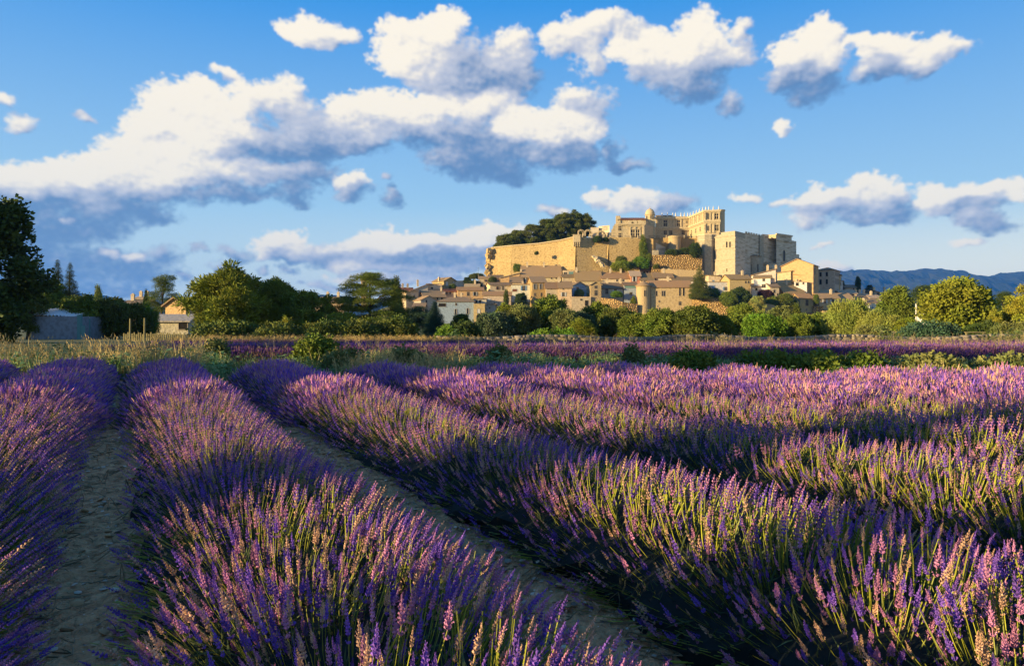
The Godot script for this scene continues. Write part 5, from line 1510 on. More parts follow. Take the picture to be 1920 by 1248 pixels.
	for q in [[1089, 430, 443, 3.0], [1102, 431, 443, 3.4], [1127, 434, 444, 4.0]]:
		var c := at(q[0], q[2], 356.0)
		var h: float = (q[2] - q[1]) / F * 356.0
		var w: float = q[3]
		b.box(Vector3(-w / 2, 0, -0.4), Vector3(-w * 0.28, h * 0.75, 0.4), Transform3D(Basis(), c)); b.box(Vector3(w * 0.28, 0, -0.4), Vector3(w / 2, h * 0.6, 0.4), Transform3D(Basis(), c))
		for k in 5:
			var a := PI * (k + 0.3) / 6
			b.box(Vector3(-0.45, -0.45, -0.4), Vector3(0.45, 0.45, 0.4), Transform3D(Basis(Vector3.BACK, a), c + Vector3(cos(a) * w * 0.42, h * 0.6 + sin(a) * w * 0.3, 0)))
	o = put("ruined_arch", b.done(), M.castle_wall, root); o.position = inv; o.set_meta("kind", "stuff")
	# the lit front wing with the ruined left edge
	var fa := [1142, 357]; var fb := [1208, 357]
	b = MB.new()
	var y0 := row_y(448, 357); var y1 := row_y(419.5, 357)
	plan_block(b, [[1152, 357], [1208.5, 357], [1230, 369], [1152, 372]], y0, y1)
	for k in 7:                                             # the broken edge steps down to the left
		var f := k / 7.0
		plan_block(b, [[1142 + k * 1.45, 357], [1142 + (k + 1) * 1.45 + 0.05, 357], [1142 + (k + 1) * 1.45 + 0.05, 359], [1142 + k * 1.45, 359]], y0, lerpf(row_y(441, 357), y1, f) + (0.5 if k % 2 else 0.0))
	o = put("front_wing", b.done(), M.castle_wall, root); o.position = inv
	band(root, "cornice", [1160, 357], fb, 420.0, 0.7, 0.7)
	band(root, "string_course", [1176, 357], fb, 423.8, 0.35, 0.3)
	for q in [[1182, 419.8], [1190, 419.2], [1201, 419.2]]:
		var t := face_frame(fa, fb, (q[0] - 1142) / 66.0, q[1])
		b = MB.new(); b.box(Vector3(-1.6, 0.2, -0.8), Vector3(1.6, 1.0, 0.3)); b.box(Vector3(-0.8, 1.0, -0.8), Vector3(0.8, 1.7, 0.2))
		on_face("carved_crest", root, t, b, "trim_castle")
	cross_window(root, face_frame(fa, fb, 0.31, 428), 1.5, 2.2); cross_window(root, face_frame(fa, fb, 0.31, 441), 1.4, 2.2)
	for f in [0.68, 0.812]: cross_window(root, face_frame(fa, fb, f, 437.8), 2.0, 3.9)
	for f in [0.60, 0.745, 0.88]: pilaster(root, face_frame(fa, fb, f, 444), 0.6, 5.0, 0.3)
	pilaster(root, face_frame(fa, fb, 0.975, 444.5), 0.9, 6.6, 0.5)
	# upper storey set back, with a tiled roof
	b = MB.new(); plan_block(b, [[1157, 362], [1211, 362], [1222, 372], [1157, 374]], row_y(424, 362), row_y(412.5, 362))
	o = put("upper_storey", b.done(), M.castle_wall, root); o.position = inv
	b = MB.new(); b.box(Vector3(0, 0, -5.5), Vector3(53.0 / F * 362, 0.35, 0.5)); slab(b, Vector3(0, 2.0, -5.5), Vector3(53.0 / F * 362, 0, 0), Vector3(0, -1.7, 5.9), 0.25)
	o = put("tiled_roof", b.done(), M.roof_red, root); o.position = at(1158.5, 412.4, 362) + inv
	b = MB.new(); b.box(Vector3(-1.0, 0, -1), Vector3(1.2, 4.2, 0)); o = put("gable_stub", b.done(), M.castle_wall, root); o.position = at(1159, 420, 361.5) + inv
	# dome turret
	var dt := at(1220.5, 425, 366)
	b = MB.new(); b.box(Vector3(-2.2, -6, -4.6), Vector3(2.2, (425 - 411) / F * 366, 0))
	o = put("turret_base", b.done(), M.castle_wall, root); o.position = dt + inv
	b = MB.new()
	var r := 9.2 / F * 366
	b.lathe([Vector2(r * 0.96, 0), Vector2(r * 0.96, 2.4), Vector2(r * 1.12, 2.5), Vector2(r * 1.12, 2.75), Vector2(r * 1.0, 2.8)], 8)
	o = put("turret_drum", b.done(), M.castle_wall, root); o.position = dt + Vector3(0, 14.0 / F * 366, -2.3) + inv
	b = MB.new()
	var prof := []
	for k in 8: prof.append(Vector2(r * 1.0 * cos(PI / 2 * k / 7.5), 2.7 + 3.1 * sin(PI / 2 * k / 7.5)))
	b.lathe(prof, 16); b.lathe([Vector2(0.3, 5.6), Vector2(0.3, 6.0), Vector2(0.12, 6.1), Vector2(0.04, 7.0)], 6)
	var dome := put("dome", b.done(), M.castle_wall, root); dome.position = o.position
	for a in [-0.9, 0.0, 0.8]: cross_window(root, Transform3D(Basis(Vector3.UP, a), dt + Vector3(sin(a) * r * 0.93, 14.0 / F * 366 + 1.0, -2.3 + cos(a) * r * 0.93)), 0.8, 1.2, true)
	# shaded wing and lit wing behind the terrace, then the receding facade and the pavilion
	var wa := [1229, 373]; var wb := [1292.5, 373]
	b = MB.new(); plan_block(b, [wa, wb, [1292.5, 382], [1229, 382]], row_y(445, 373), row_y(405.5, 373))
	o = put("long_wing", b.done(), M.castle_wall, root); o.position = inv
	b = MB.new(); plan_block(b, [[1229.5, 374], [1262, 374], [1262, 381], [1229.5, 381]], row_y(405.4, 374), row_y(403.4, 374))
	o = put("slate_roof", b.done(), M.roof_dark, root); o.position = inv
	band(root, "cornice", wa, wb, 408.8, 0.7, 0.6); band(root, "string_course", wa, wb, 427, 0.9, 0.5); band(root, "string_course", wa, wb, 430.5, 0.35, 0.3)
	for c in [1247.5, 1272]: cross_window(root, face_frame(wa, wb, (c - 1229) / 63.5, 418.6), 1.7, 3.2)
	for c in [1247.5, 1258, 1281]: cross_window(root, face_frame(wa, wb, (c - 1229) / 63.5, 436), 1.5, 2.0)
	cross_window(root, face_frame(wa, wb, 0.92, 416), 0.8, 1.0); cross_window(root, face_frame(wa, wb, 0.92, 424), 0.7, 0.6)
	for c in [1242, 1253.5, 1263.5, 1268.5, 1277]: pilaster(root, face_frame(wa, wb, (c - 1229) / 63.5, 426), 0.55, 4.4, 0.35)
	for c in [1242, 1252, 1262, 1267.5, 1277.5, 1284, 1290.5]: pinnacle(root, face_frame(wa, wb, (c - 1229) / 63.5, 405.5).origin + Vector3(0, 0, -0.5), 1.7)
	var va := [1292.5, 373]; var vb := [1321.5, 352]
	var yt := row_y(393.8, 352)
	b = MB.new(); plan_block(b, [va, vb, [1349, 351], [1358, 356], [1358, 374], [1292.5, 384]], row_y(446, 352), yt)
	o = put("ornate_pavilion", b.done(), M.castle_wall, root); o.position = inv
	var vc := [1349.5, 351]
	b = MB.new(); b.lathe([Vector2(2.5, row_y(446, 354)), Vector2(2.5, yt - 0.1), Vector2(2.8, yt), Vector2(2.8, yt + 0.3), Vector2(0, yt + 0.35)], 18)
	o = put("round_corner", b.done(), M.castle_wall, root); o.position = at(1349.5, HZ, 354) + Vector3(0, -EYE, 0) + inv
	for y in [[395.5, 0.9, 0.7], [414.5, 0.9, 0.6], [417.5, 0.4, 0.35]]:
		band(root, "cornice", vb, vc, y[0], y[1], y[2])
		var t := face_frame(vb, vc, 0.0, y[0])
		var e := face_frame(va, vb, 0.0, 400); e.origin.y = t.origin.y
		var L := (t.origin - e.origin).length()
		b = MB.new(); b.box(Vector3(-0.2, -y[1] / 2, -0.1), Vector3(L + y[2] * 0.6, y[1] / 2, y[2] * 0.9))
		on_face("cornice", root, e, b, "trim_castle")
	cross_window(root, face_frame(vb, vc, 0.79, 405.6), 1.7, 2.7); cross_window(root, face_frame(vb, vc, 0.82, 427), 1.7, 2.9)
	for f in [0.03, 0.36, 0.6, 0.97]:
		pilaster(root, face_frame(vb, vc, f, 414), 0.6, 4.2, 0.4); pilaster(root, face_frame(vb, vc, f, 436), 0.6, 4.4, 0.4)
	for k in 7:
		var f := (k + 0.5) / 7.0
		var e := face_frame(va, vb, f, 400)
		e.origin.y = yt - 5.0
		pilaster(root, e, 0.7, 4.4, 0.4)
		if k % 2 == 0:
			var w := e; w.origin += e.basis.x * 1.9; w.origin.y = yt - 2.8
			cross_window(root, w, 1.5, 2.4)
			w.origin.y = yt - 8.6
			cross_window(root, w, 1.4, 2.0)
	for k in 5: pinnacle(root, face_frame(va, vb, (k + 0.5) / 5.0, 400).origin * Vector3(1, 0, 1) + Vector3(0, yt, -0.5), 1.6)
	for f in [0.1, 0.3, 0.6, 0.97]: pinnacle(root, face_frame(vb, vc, f, 400).origin * Vector3(1, 0, 1) + Vector3(0, yt, -0.5), 1.6)
	# terrace walls under the castle
	root = thing("terrace_wall", "ochre terrace wall with a round bastion below the castle's long wing", "terrace wall", at(1260, 477, 350))
	inv = -root.position
	o = put("curtain_wall", curtain([[1224, 445.5, 480, 362], [1252, 445.5, 480, 361], [1310, 446, 480, 360]], 3.0, 3.0).done(), M.stone_ochre, root); o.position = inv
	o = put("side_wall", curtain([[1210, 446.5, 492, 352], [1225, 447.5, 484, 350]], 8.0, 8.0).done(), M.stone_ochre, root); o.position = inv
	o = put("ramp_wall", curtain([[1222, 449, 486, 351], [1232, 456, 486, 354], [1248, 463, 486, 360]], 1.5, 3.0).done(), M.ashlar_dark, root); o.position = inv
	b = MB.new(); b.box(Vector3(0, -5, -2), Vector3(3.0, 3.4, 0)); o = put("stub_wall", b.done(), M.ashlar, root); o.position = at(1223.5, 482, 349) + inv
	b = MB.new()
	r = 12.0 / F * 357
	var yb := row_y(478, 357); var yt2 := row_y(442, 357)
	b.lathe([Vector2(r * 1.06, yb - 3), Vector2(r, yb + 3), Vector2(r, yt2 - 1.2), Vector2(r * 1.05, yt2 - 1.1), Vector2(r * 1.05, yt2), Vector2(0, yt2)], 24)
	o = put("round_bastion", b.done(), M.stone, root); o.position = at(1265, HZ, 359) + Vector3(0, -EYE, 0) + inv
	for k in 9:
		b = MB.new(); b.box(Vector3(-0.25, -0.4, -0.25), Vector3(0.25, 1.1, 0.25))
		o = put("rail_post", b.done(), M.trim_castle, root); o.position = at(1216 + k * 11.2, 445.4, 361.2) + inv
	b = MB.new(); b.tube([at(1214, 442.6, 361), at(1309, 443.4, 360.6)], [0.08, 0.08], 5)
	o = put("rail", b.done(), M.iron, root); o.position = inv
	village_wall("retaining_wall", "rough rubble retaining wall below the bastion's shrubs", [[1222, 478, 506, 344], [1250, 477.5, 508, 343], [1285, 477, 508, 342], [1317, 477.5, 508, 341]], "rubble", 3.0)
	village_wall("retaining_wall", "shaded earth bank under the rough retaining wall", [[1240, 504, 520, 338], [1270, 505, 520, 337], [1320, 507, 522, 336]], "stone", 2.0)
	# the church
	root = thing("collegiate_church", "huge pale church with square tower, its right flank in shade", "church", at(1378, 516, 336))
	inv = -root.position
	var yg := row_y(530, 336)
	b = MB.new()                                            # eight sided stair tower
	var oct := []
	for k in 8:
		var a := PI + PI / 8 + TAU * k / 8.0 - 0.05
		oct.append(Vector2(cos(a), -sin(a)) * 4.3)
	b.prism(oct, yg, row_y(440, 345), Transform3D(Basis(), Vector3((1324.5 - 960) / F * 348, 0, -348)))
	o = put("stair_tower", b.done(), M.ashlar, root); o.position = inv
	var toct := Transform3D(Basis(), Vector3((1324.5 - 960) / F * 348, 0, -348))
	b = MB.new()
	var big := []
	for p in oct: big.append(p * 1.06)
	b.prism(big, row_y(441, 345), row_y(439.4, 345), toct); b.prism(big, row_y(450.3, 345), row_y(449.3, 345), toct)
	o = put("cornice", b.done(), M.ashlar_dark, root); o.position = inv
	var ta := [1341, 344]; var tb := [1378.5, 335]; var tc := [1397.6, 344]
	b = MB.new(); plan_block(b, [ta, tb, tc, [1397.6, 362], [1341, 362]], yg, row_y(441, 336))
	o = put("tower", b.done(), M.ashlar, root); o.position = inv
	b = MB.new()                                            # broken crown of the tower
	plan_block(b, [[1352, 341.2], tb, tc, [1397.6, 346], [1379, 337.6], [1352, 343.8]], row_y(441.2, 336), row_y(433, 336))
	plan_block(b, [[1345, 343], [1352.2, 341.3], [1352.2, 343.8], [1345, 345]], row_y(441.2, 336), row_y(437, 336))
	o = put("parapet", b.done(), M.ashlar, root); o.position = inv
	band(root, "string_course", ta, tb, 445, 0.4, 0.25, "ashlar"); band(root, "string_course", ta, tb, 467, 0.35, 0.2, "ashlar"); band(root, "string_course", ta, tb, 488, 0.35, 0.25, "ashlar"); band(root, "string_course", tb, tc, 445, 0.4, 0.25, "ashlar_dark"); band(root, "string_course", tb, tc, 467, 0.35, 0.2, "ashlar_dark")
	b = MB.new(); plan_block(b, [[1378.9, 334.8], [1397.8, 343.7], [1397.4, 344.2], [1378.5, 335.3]], yg, row_y(443.5, 336))
	o = put("shaded_flank", b.done(), M.ashlar_dark, root); o.position = inv
	for f in [0.60, 0.76]: cross_window(root, face_frame(ta, tb, f, 459), 0.85, 2.4, true)
	cross_window(root, face_frame(ta, tb, 0.6, 506), 0.6, 1.4); cross_window(root, face_frame(tb, tc, 0.42, 457), 1.4, 2.6, true); cross_window(root, face_frame(tb, tc, 0.42, 484), 0.5, 1.7)
	cross_window(root, Transform3D(Basis(Vector3.UP, -1.05), Vector3((1317 - 960) / F * 346, row_y(464, 346), -345.8)), 0.7, 2.4, true)
	# nave in shade
	var na := [1397, 346]; var nb := [1431, 360]; var nc := [1456, 366]
	b = MB.new(); plan_block(b, [na, nb, [1431, 376], [1390, 376]], yg, row_y(438, 350))
	plan_block(b, [[1429.5, 361], nc, [1456, 380], [1429.5, 380]], yg, row_y(439, 362))
	o = put("nave", b.done(), M.ashlar_dark, root); o.position = inv
	b = MB.new()
	for k in 7:
		plan_block(b, [[1398 + k * 4.8, 345.7 + k * 1.97], [1401.6 + k * 4.8, 347.2 + k * 1.97], [1401.6 + k * 4.8, 348 + k * 1.97], [1398 + k * 4.8, 346.6 + k * 1.97]], row_y(438.2, 350), row_y(435.6, 350))
	o = put("balustrade", b.done(), M.ashlar_dark, root); o.position = inv
	b = MB.new(); plan_block(b, [[1424.5, 356.2], [1431.6, 358.4], [1432.2, 361], [1425, 361]], yg, row_y(441, 356))
	o = put("buttress", b.done(), M.ashlar, root); o.position = inv
	b = MB.new()                                            # round chapel against the nave
	r = 13.6 / F * 349
	b.lathe([Vector2(r, yg), Vector2(r, row_y(480, 346)), Vector2(r * 1.07, row_y(479.6, 346)), Vector2(r * 1.07, row_y(478, 346))], 9)
	o = put("chapel", b.done(), M.ashlar, root); o.position = Vector3((1413 - 960) / F * 353, 0, -353) + inv
	var ch := o.position - inv
	b = MB.new(); b.lathe([Vector2(r * 1.12, row_y(478.4, 346)), Vector2(r * 1.12, row_y(477.6, 346)), Vector2(0, row_y(474, 346))], 9)
	o = put("chapel_roof", b.done(), M.roof_dark, root); o.position = ch + inv
	for a in [-0.55, 0.3]: cross_window(root, Transform3D(Basis(Vector3.UP, a), ch + Vector3(sin(a) * r * 0.965, row_y(502, 348), cos(a) * r * 0.965)), 0.75, 3.4, true)
	b = MB.new(); b.lathe([Vector2(4.6, yg), Vector2(4.6, row_y(492.4, 356)), Vector2(4.9, row_y(492, 356)), Vector2(0, row_y(489.4, 356))], 12)
	o = put("sacristy", b.done(), M.ashlar_dark, root); o.position = Vector3((1442 - 960) / F * 362, 0, -362.5) + inv
	# choir with its big blind window
	var qa := [1456, 360]; var qb := [1484.5, 369]
	b = MB.new(); plan_block(b, [qa, qb, [1484.5, 385], [1456, 385]], yg, row_y(449, 362))
	plan_block(b, [[1455.4, 359.6], [1484.9, 368.8], [1484.9, 386], [1455.4, 386]], row_y(448.9, 362), row_y(437.6, 362))
	o = put("choir", b.done(), M.ashlar_dark, root); o.position = inv
	band(root, "cornice", qa, qb, 449.4, 0.5, 0.4, "ashlar_dark"); band(root, "cornice", qa, qb, 438.4, 0.5, 0.6, "ashlar_dark")
	b = MB.new(); plan_block(b, [[1441, 363], [1456.5, 360.5], [1456.5, 364], [1441, 366]], row_y(447, 362), row_y(439.6, 362))
	o = put("parapet", b.done(), M.castle_wall, root); o.position = inv
	cross_window(root, face_frame(qa, qb, 0.5, 481), 2.0, 4.6, true)
	b = MB.new(); plan_block(b, [[1484, 371], [1493.5, 376], [1493.5, 386], [1484, 386]], yg, row_y(451.5, 374))
	plan_block(b, [[1493, 378], [1499, 380], [1499, 388], [1493, 388]], yg, row_y(477, 380)); plan_block(b, [[1498.5, 380], [1503, 382], [1503, 388], [1498.5, 388]], yg, row_y(483, 380))
	o = put("end_wall", b.done(), M.ashlar_dark, root); o.position = inv

# ---------------------------------------------------------------- weeds, stone wall, sheds, fence
func blade_mesh(sd: int, n: int, seedy: bool) -> ArrayMesh:     # a clump of grass, 1 high
	rng.seed = sd
	var b := MB.new()
	for k in n:
		var o := Vector3(rng.randf_range(-1, 1), 0, rng.randf_range(-1, 1)) * 0.22
		var lean := Vector3(rng.randf_range(-0.35, 0.5), 0, rng.randf_range(-0.35, 0.35))
		var h := rng.randf_range(0.55, 1.0)
		var s := Vector3(cos(k * 2.4), 0, sin(k * 2.4)) * 0.011
		var p := [o, o + Vector3(0, h * 0.5, 0) + lean * 0.3 * h, o + Vector3(0, h, 0) + lean * h]
		var g := rng.randf_range(0.7, 1.25)
		b.col = Color(g, g, g)
		b.tri(p[0] - s, p[0] + s, p[1] + s); b.tri(p[0] - s, p[1] + s, p[1] - s); b.tri(p[1] - s, p[1] + s, p[2])
		if seedy and k % 2 == 0:
			for i in 9:                                  # a nodding panicle
				var q: Vector3 = (p[1] as Vector3).lerp(p[2], 0.45 + i * 0.07)
				var e := q + Vector3(rng.randf_range(-0.05, 0.11), rng.randf_range(-0.05, 0.02), rng.randf_range(-0.07, 0.07))
				var w := Vector3(0.012, 0.02, 0.008)
				b.tri(e - w, e + Vector3(w.x, -w.y, 0), e + Vector3(0.01, 0.055, 0)); b.tri(e - Vector3(0, w.y, w.z), e + Vector3(0, -w.y, w.z), e + Vector3(0.012, 0.05, 0))
	return b.done()

func weed_mesh(sd: int) -> ArrayMesh:                      # a leafy weed, 1 high
	rng.seed = sd
	var b := MB.new()
	for k in 26:
		var f := rng.randf()
		var a := rng.randf() * TAU
		var o := Vector3(cos(a) * 0.10, f * 0.9, sin(a) * 0.10)
		var d := Vector3(cos(a), rng.randf_range(-0.2, 0.7), sin(a)).normalized() * rng.randf_range(0.14, 0.26)
		var s := d.cross(Vector3(rng.randf_range(-0.4, 0.4), 1, rng.randf_range(-0.4, 0.4))).normalized() * 0.055
		var g := rng.randf_range(0.75, 1.2)
		b.col = Color(g, g, g)
		b.tri(o, o + d * 0.5 + s, o + d); b.tri(o, o + d, o + d * 0.5 - s)
	b.tube([Vector3.ZERO, Vector3(0.02, 0.95, 0.01)], [0.012, 0.005], 3)
	return b.done()

func row_end(x: float) -> float:
	return 18.5 - 0.16 * (x + 9.0)

func near_things() -> void:
	M.grass = mat(1, 1, 1, 0.75, true)
	M.grass.backlight_enabled = true
	M.grass.backlight = srgb(0.06, 0.06, 0.02)
	SH.blade = blade_mesh(21, 14, false); SH.oat = blade_mesh(22, 12, true); SH.weed = weed_mesh(23)
	rng.seed = 4711
	var patch := noise(61, 0.16, 3)
	var w: Array = [[] as Array[Transform3D], [] as Array[Transform3D], [] as Array[Transform3D]]
	var c: Array = [PackedColorArray(), PackedColorArray(), PackedColorArray()]
	for i in 19000:
		var d := rng.randf_range(15.0, 27.0)
		var x := rng.randf_range(-0.80, 0.80) * d
		if d < row_end(x) + 0.25 + rng.randf() * 0.3: continue
		var px := 960.0 + F * x / d
		var k := patch.get_noise_2d(x, d * 1.5)
		var straw := clampf((330.0 - px) / 330.0, 0.0, 1.0) * 0.14 + clampf(k * 1.2 - 0.15, 0.0, 0.22)
		var at_ := Vector3(x, 0.0, -d)
		var g := rng.randf_range(0.75, 1.25)
		var h := (0.42 + 0.55 * k + (0.05 if px < 330.0 else 0.0)) * rng.randf_range(0.45, 1.25)
		if px > 1150.0: h *= 0.80
		if px > 320.0 and px < 1120.0 and d < 20.0: h *= 0.85
		if px < 420.0: h += 0.14 * rng.randf(); g *= 1.35
		h = maxf(h, 0.12)
		var t := Basis.from_euler(Vector3(0, rng.randf() * TAU, -0.12)).scaled(Vector3(h, h, h))
		if rng.randf() < straw:
			var oat := 1 if rng.randf() < 0.6 else 0
			w[oat].append(Transform3D(t, at_)); c[oat].append(Color(0.62 * g, 0.52 * g, 0.22 * g))
		elif rng.randf() < 0.62:
			w[0].append(Transform3D(t, at_)); c[0].append(Color(0.24 * g, 0.42 * g, 0.11 * g) if rng.randf() < 0.55 else Color(0.46 * g, 0.58 * g, 0.27 * g))
		else:
			w[2].append(Transform3D(t, at_)); c[2].append(Color(0.20 * g, 0.33 * g, 0.11 * g))
	for i in 250:                                          # tall wild oats in the left corner
		var d := rng.randf_range(17.5, 24.0)
		var px := 40.0 + 330.0 * pow(rng.randf(), 0.8) if i < 95 else rng.randf_range(-60.0, 60.0) if i < 150 else rng.randf_range(640.0, 860.0)
		var x := (px - 960.0) / F * d
		if d < row_end(x) + 0.4: continue
		var h := rng.randf_range(0.75, 1.35) if px < 600.0 else rng.randf_range(0.6, 0.95)
		var g := rng.randf_range(0.8, 1.2)
		w[1].append(Transform3D(Basis.from_euler(Vector3(0, rng.randf() * TAU, -0.2)).scaled(Vector3(h, h, h)), Vector3(x, 0, -d)))
		c[1].append(Color(0.72 * g, 0.56 * g, 0.24 * g))
	for i in 2600:                                         # dry grass along the far edge, before the wall
		var d := rng.randf_range(41.2, 43.0) if i < 1700 else rng.randf_range(43.5, 56.0)
		var px := rng.randf_range(395.0, 900.0) if i < 1700 else rng.randf_range(330.0, 900.0)
		var h := rng.randf_range(0.5, 0.95)
		var g := rng.randf_range(0.8, 1.2)
		w[i % 2].append(Transform3D(Basis.from_euler(Vector3(0, rng.randf() * TAU, -0.15)).scaled(Vector3(h * 1.6, h, h * 1.6)), Vector3((px - 960.0) / F * d, 0, -d)))
		c[i % 2].append(Color(0.66 * g, 0.48 * g, 0.19 * g))
	for i in 900:                                          # weeds and grass at the foot of the wall
		var d := rng.randf_range(41.8, 43.0)
		var px := rng.randf_range(840.0, 1960.0)
		var x := (px - 960.0) / F * d
		var k := patch.get_noise_2d(x * 1.7, 90.0)
		if k < -0.05: continue
		var h := (0.35 + 1.1 * k) * rng.randf_range(0.5, 1.2)
		var g := rng.randf_range(0.8, 1.2)
		var v := 0 if rng.randf() < 0.5 else 2
		w[v].append(Transform3D(Basis.from_euler(Vector3(0, rng.randf() * TAU, -0.1)).scaled(Vector3(h, h, h) * 1.2), Vector3(x, 0, -d)))
		c[v].append(Color(0.16 * g, 0.24 * g, 0.07 * g) if rng.randf() < 0.7 else Color(0.36 * g, 0.32 * g, 0.14 * g))
	for i in 260:                                          # stray weeds standing in the far lavender
		var d := rng.randf_range(27.0, 40.0)
		var x := rng.randf_range(-0.5, 0.75) * d
		var h := rng.randf_range(0.75, 1.25)
		var g := rng.randf_range(0.8, 1.2)
		w[1].append(Transform3D(Basis.from_euler(Vector3(0, rng.randf() * TAU, -0.15)).scaled(Vector3(h, h, h)), Vector3(x, 0, -d)))
		c[1].append(Color(0.36 * g, 0.30 * g, 0.16 * g))
	tag(many("meadow_grass", SH.blade, M.grass, w[0], c[0], self), "green and straw coloured grass on the strip between the fields", "grass", "", "stuff")
	tag(many("wild_oats", SH.oat, M.grass, w[1], c[1], self), "tall pale wild oats with nodding heads beyond the rows' ends", "grass", "", "stuff")
	tag(many("weeds", SH.weed, M.grass, w[2], c[2], self), "leafy green weeds among the grass between the two fields", "weeds", "", "stuff")
	# single weed bushes
	for q in [["tall green weed bush at the end of the third lavender row", 590, 632, 42, 692, 22.5, "mid"], ["green weed bush right of the tall weed bush, lower", 640, 655, 34, 690, 21.0, "olive"], ["grey green weed clump at the left of the strip", 402, 640, 22, 690, 24.0, "olive"],
		["pale weed clump straight ahead on the strip", 762, 655, 30, 690, 21.0, "olive"], ["upright weed clump before the middle of the far field", 1190, 648, 16, 688, 22.0, "olive"], ["weed clump in the middle of the strip", 936, 650, 18, 690, 22.0, "olive"],
		["small weed clump in the strip, left of the bindweed", 1300, 662, 40, 692, 20.0, "mid"]]:
		tree("weed_bush", q[0], q[1], q[2], q[3], q[4], q[5], "bush", q[6], "weed bushes between the fields")
	for q in [["left mound of dark green bindweed beyond the rows", 1440, 664, 46, 695, 18.5], ["middle mound of dark green bindweed beyond the rows", 1520, 662, 60, 695, 18.2], ["right mound of dark green bindweed beyond the rows", 1610, 666, 52, 695, 18.0], ["far right bindweed mound, partly grey green", 1900, 668, 60, 695, 17.6], ["low bindweed mound between the others and the right edge", 1740, 669, 60, 695, 17.8]]:
		tree("bindweed", q[0], q[1], q[2], q[3], q[4], q[5], "hedge", "mid" if q[1] < 1650 else "olive", "bindweed mounds beyond the rows")
	# dry stone wall along the far field
	var root := thing("stone_wall", "low dry stone wall along the far edge of the far field", "wall", Vector3(0, 0, -43.4))
	var b := MB.new()
	b.box(Vector3(-1.29, 0, -0.5), Vector3(34, 0.76, -0.07)); b.box(Vector3(-4.6, 0, -0.5), Vector3(-1.29, 0.76, -0.07))
	put("wall_core", b.done(), M.stone, root)
	var sm := MB.new()
	rng.seed = 88
	var ring := []
	for k in 7: ring.append(Vector2(cos(TAU * k / 7 + 0.3), sin(TAU * k / 7 + 0.3)) * rng.randf_range(0.85, 1.1))
	sm.lathe([Vector2(0, -0.5), Vector2(0.56, -0.5), Vector2(0.70, -0.36), Vector2(0.70, 0.34), Vector2(0.58, 0.5), Vector2(0, 0.52)], 4, Transform3D(Basis(Vector3.UP, PI / 4), Vector3.ZERO))
	var where: Array[Transform3D] = []
	var tint := PackedColorArray()
	var x := -4.6
	for course in 6:
		x = -4.6
		while x < 34.0:
			var l := rng.randf_range(0.16, 0.6)
			var h := 0.155
			var g := rng.randf_range(0.78, 1.12)
			where.append(Transform3D(Basis.from_euler(Vector3(0, 0, rng.randf_range(-0.06, 0.06))).scaled(Vector3(l * 0.98, h * rng.randf_range(0.95, 1.2), 0.34)), Vector3(x + l / 2, 0.07 + course * 0.145 + rng.randf_range(-0.015, 0.015) + 0.09 * sin(x * 0.7) * course / 5.0, rng.randf_range(-0.26, -0.16))))
			tint.append(Color(0.38 * g, 0.32 * g, 0.25 * g))
			x += l
	many("stones", sm.done(), mat(1, 1, 1, 0.95, true), where, tint, root)
	# two low stone benches on the wall at the right
	for q in [[1810, 1848, 622.5], [1877, 1892, 621.5]]:
		b = MB.new()
		var a := at(q[0], q[2], 44.6); var z := at(q[1], q[2], 44.6)
		b.box(Vector3(0, -0.03, -0.08), Vector3(z.x - a.x, 0.02, 0.08))
		var rail := thing("pale_rail", "pale horizontal rail above the stone wall, " + ("longer one left" if q[0] < 1850 else "shorter one near the right edge"), "rail", a)
		put("bar", b.done(), M.picket, rail)
		for e in [0.05, z.x - a.x - 0.15]:
			b = MB.new(); b.box(Vector3(e, -a.y, -0.04), Vector3(e + 0.07, -0.03, 0.04)); put("post", b.done(), M.picket, rail)
	# blue grey shed with corrugated roof
	root = thing("grey_shed", "blue grey rendered shed with white corrugated roof at the left", "shed", at(105, 636, 78))
	root.position.y = 0.0
	var k := 78.0 / F
	b = MB.new(); b.box(Vector3(-48 * k, -0.5, -5.0), Vector3(42 * k, 43 * k, 0)); put("walls", b.done(), M.render_shed, root)
	b = MB.new(); b.box(Vector3(-47 * k, 43.2 * k, -0.4), Vector3(-20 * k, 44.6 * k, -0.1)); put("wall_top_stones", b.done(), M.rubble, root)
	b = MB.new()
	for i in 88:                                           # corrugated sheets
		var f := i / 88.0; var g := (i + 1) / 88.0
		var p := []
		for q in [f, g]:
			var hh := 0.085 * sin(q * 11.0 * TAU)
			var xx: float = lerpf(-50.0, 24.0, q) * k
			var drop: float = maxf(0.0, (q - 0.62)) * 26.0 * k
			p.append([Vector3(xx, 45.0 * k + hh - drop * 0.3, -0.2), Vector3(xx * 0.97, 59 * k + hh - drop, -3.6)])
		b.quad(p[0][0], p[1][0], p[1][1], p[0][1])
		b.quad(p[0][0] - Vector3(0, 0.03, 0), p[0][1] - Vector3(0, 0.03, 0), p[1][1] - Vector3(0, 0.03, 0), p[1][0] - Vector3(0, 0.03, 0))
	put("corrugated_roof", b.done(), mat(1.0, 0.96, 0.92, 0.6), root)
	b = MB.new(); b.box(Vector3(40 * k, 0, -0.3), Vector3(46 * k, 46 * k, 0.12)); b.prism([Vector2(45.9 * k, 0.1), Vector2(54 * k, 0.0), Vector2(45.9 * k, -0.25)], 0.0, 26 * k)
	put("turquoise_gatepost", b.done(), mat(0.16, 0.36, 0.36, 0.6), root)
	root = thing("turquoise_post", "small turquoise post with pale cap beside the blue grey shed", "post", at(165, 634, 80)); root.position.y = 0
	b = MB.new(); b.box(Vector3(-0.14, 0, -0.14), Vector3(0.14, 2.3, 0.14)); put("shaft", b.done(), mat(0.16, 0.36, 0.36, 0.6), root)
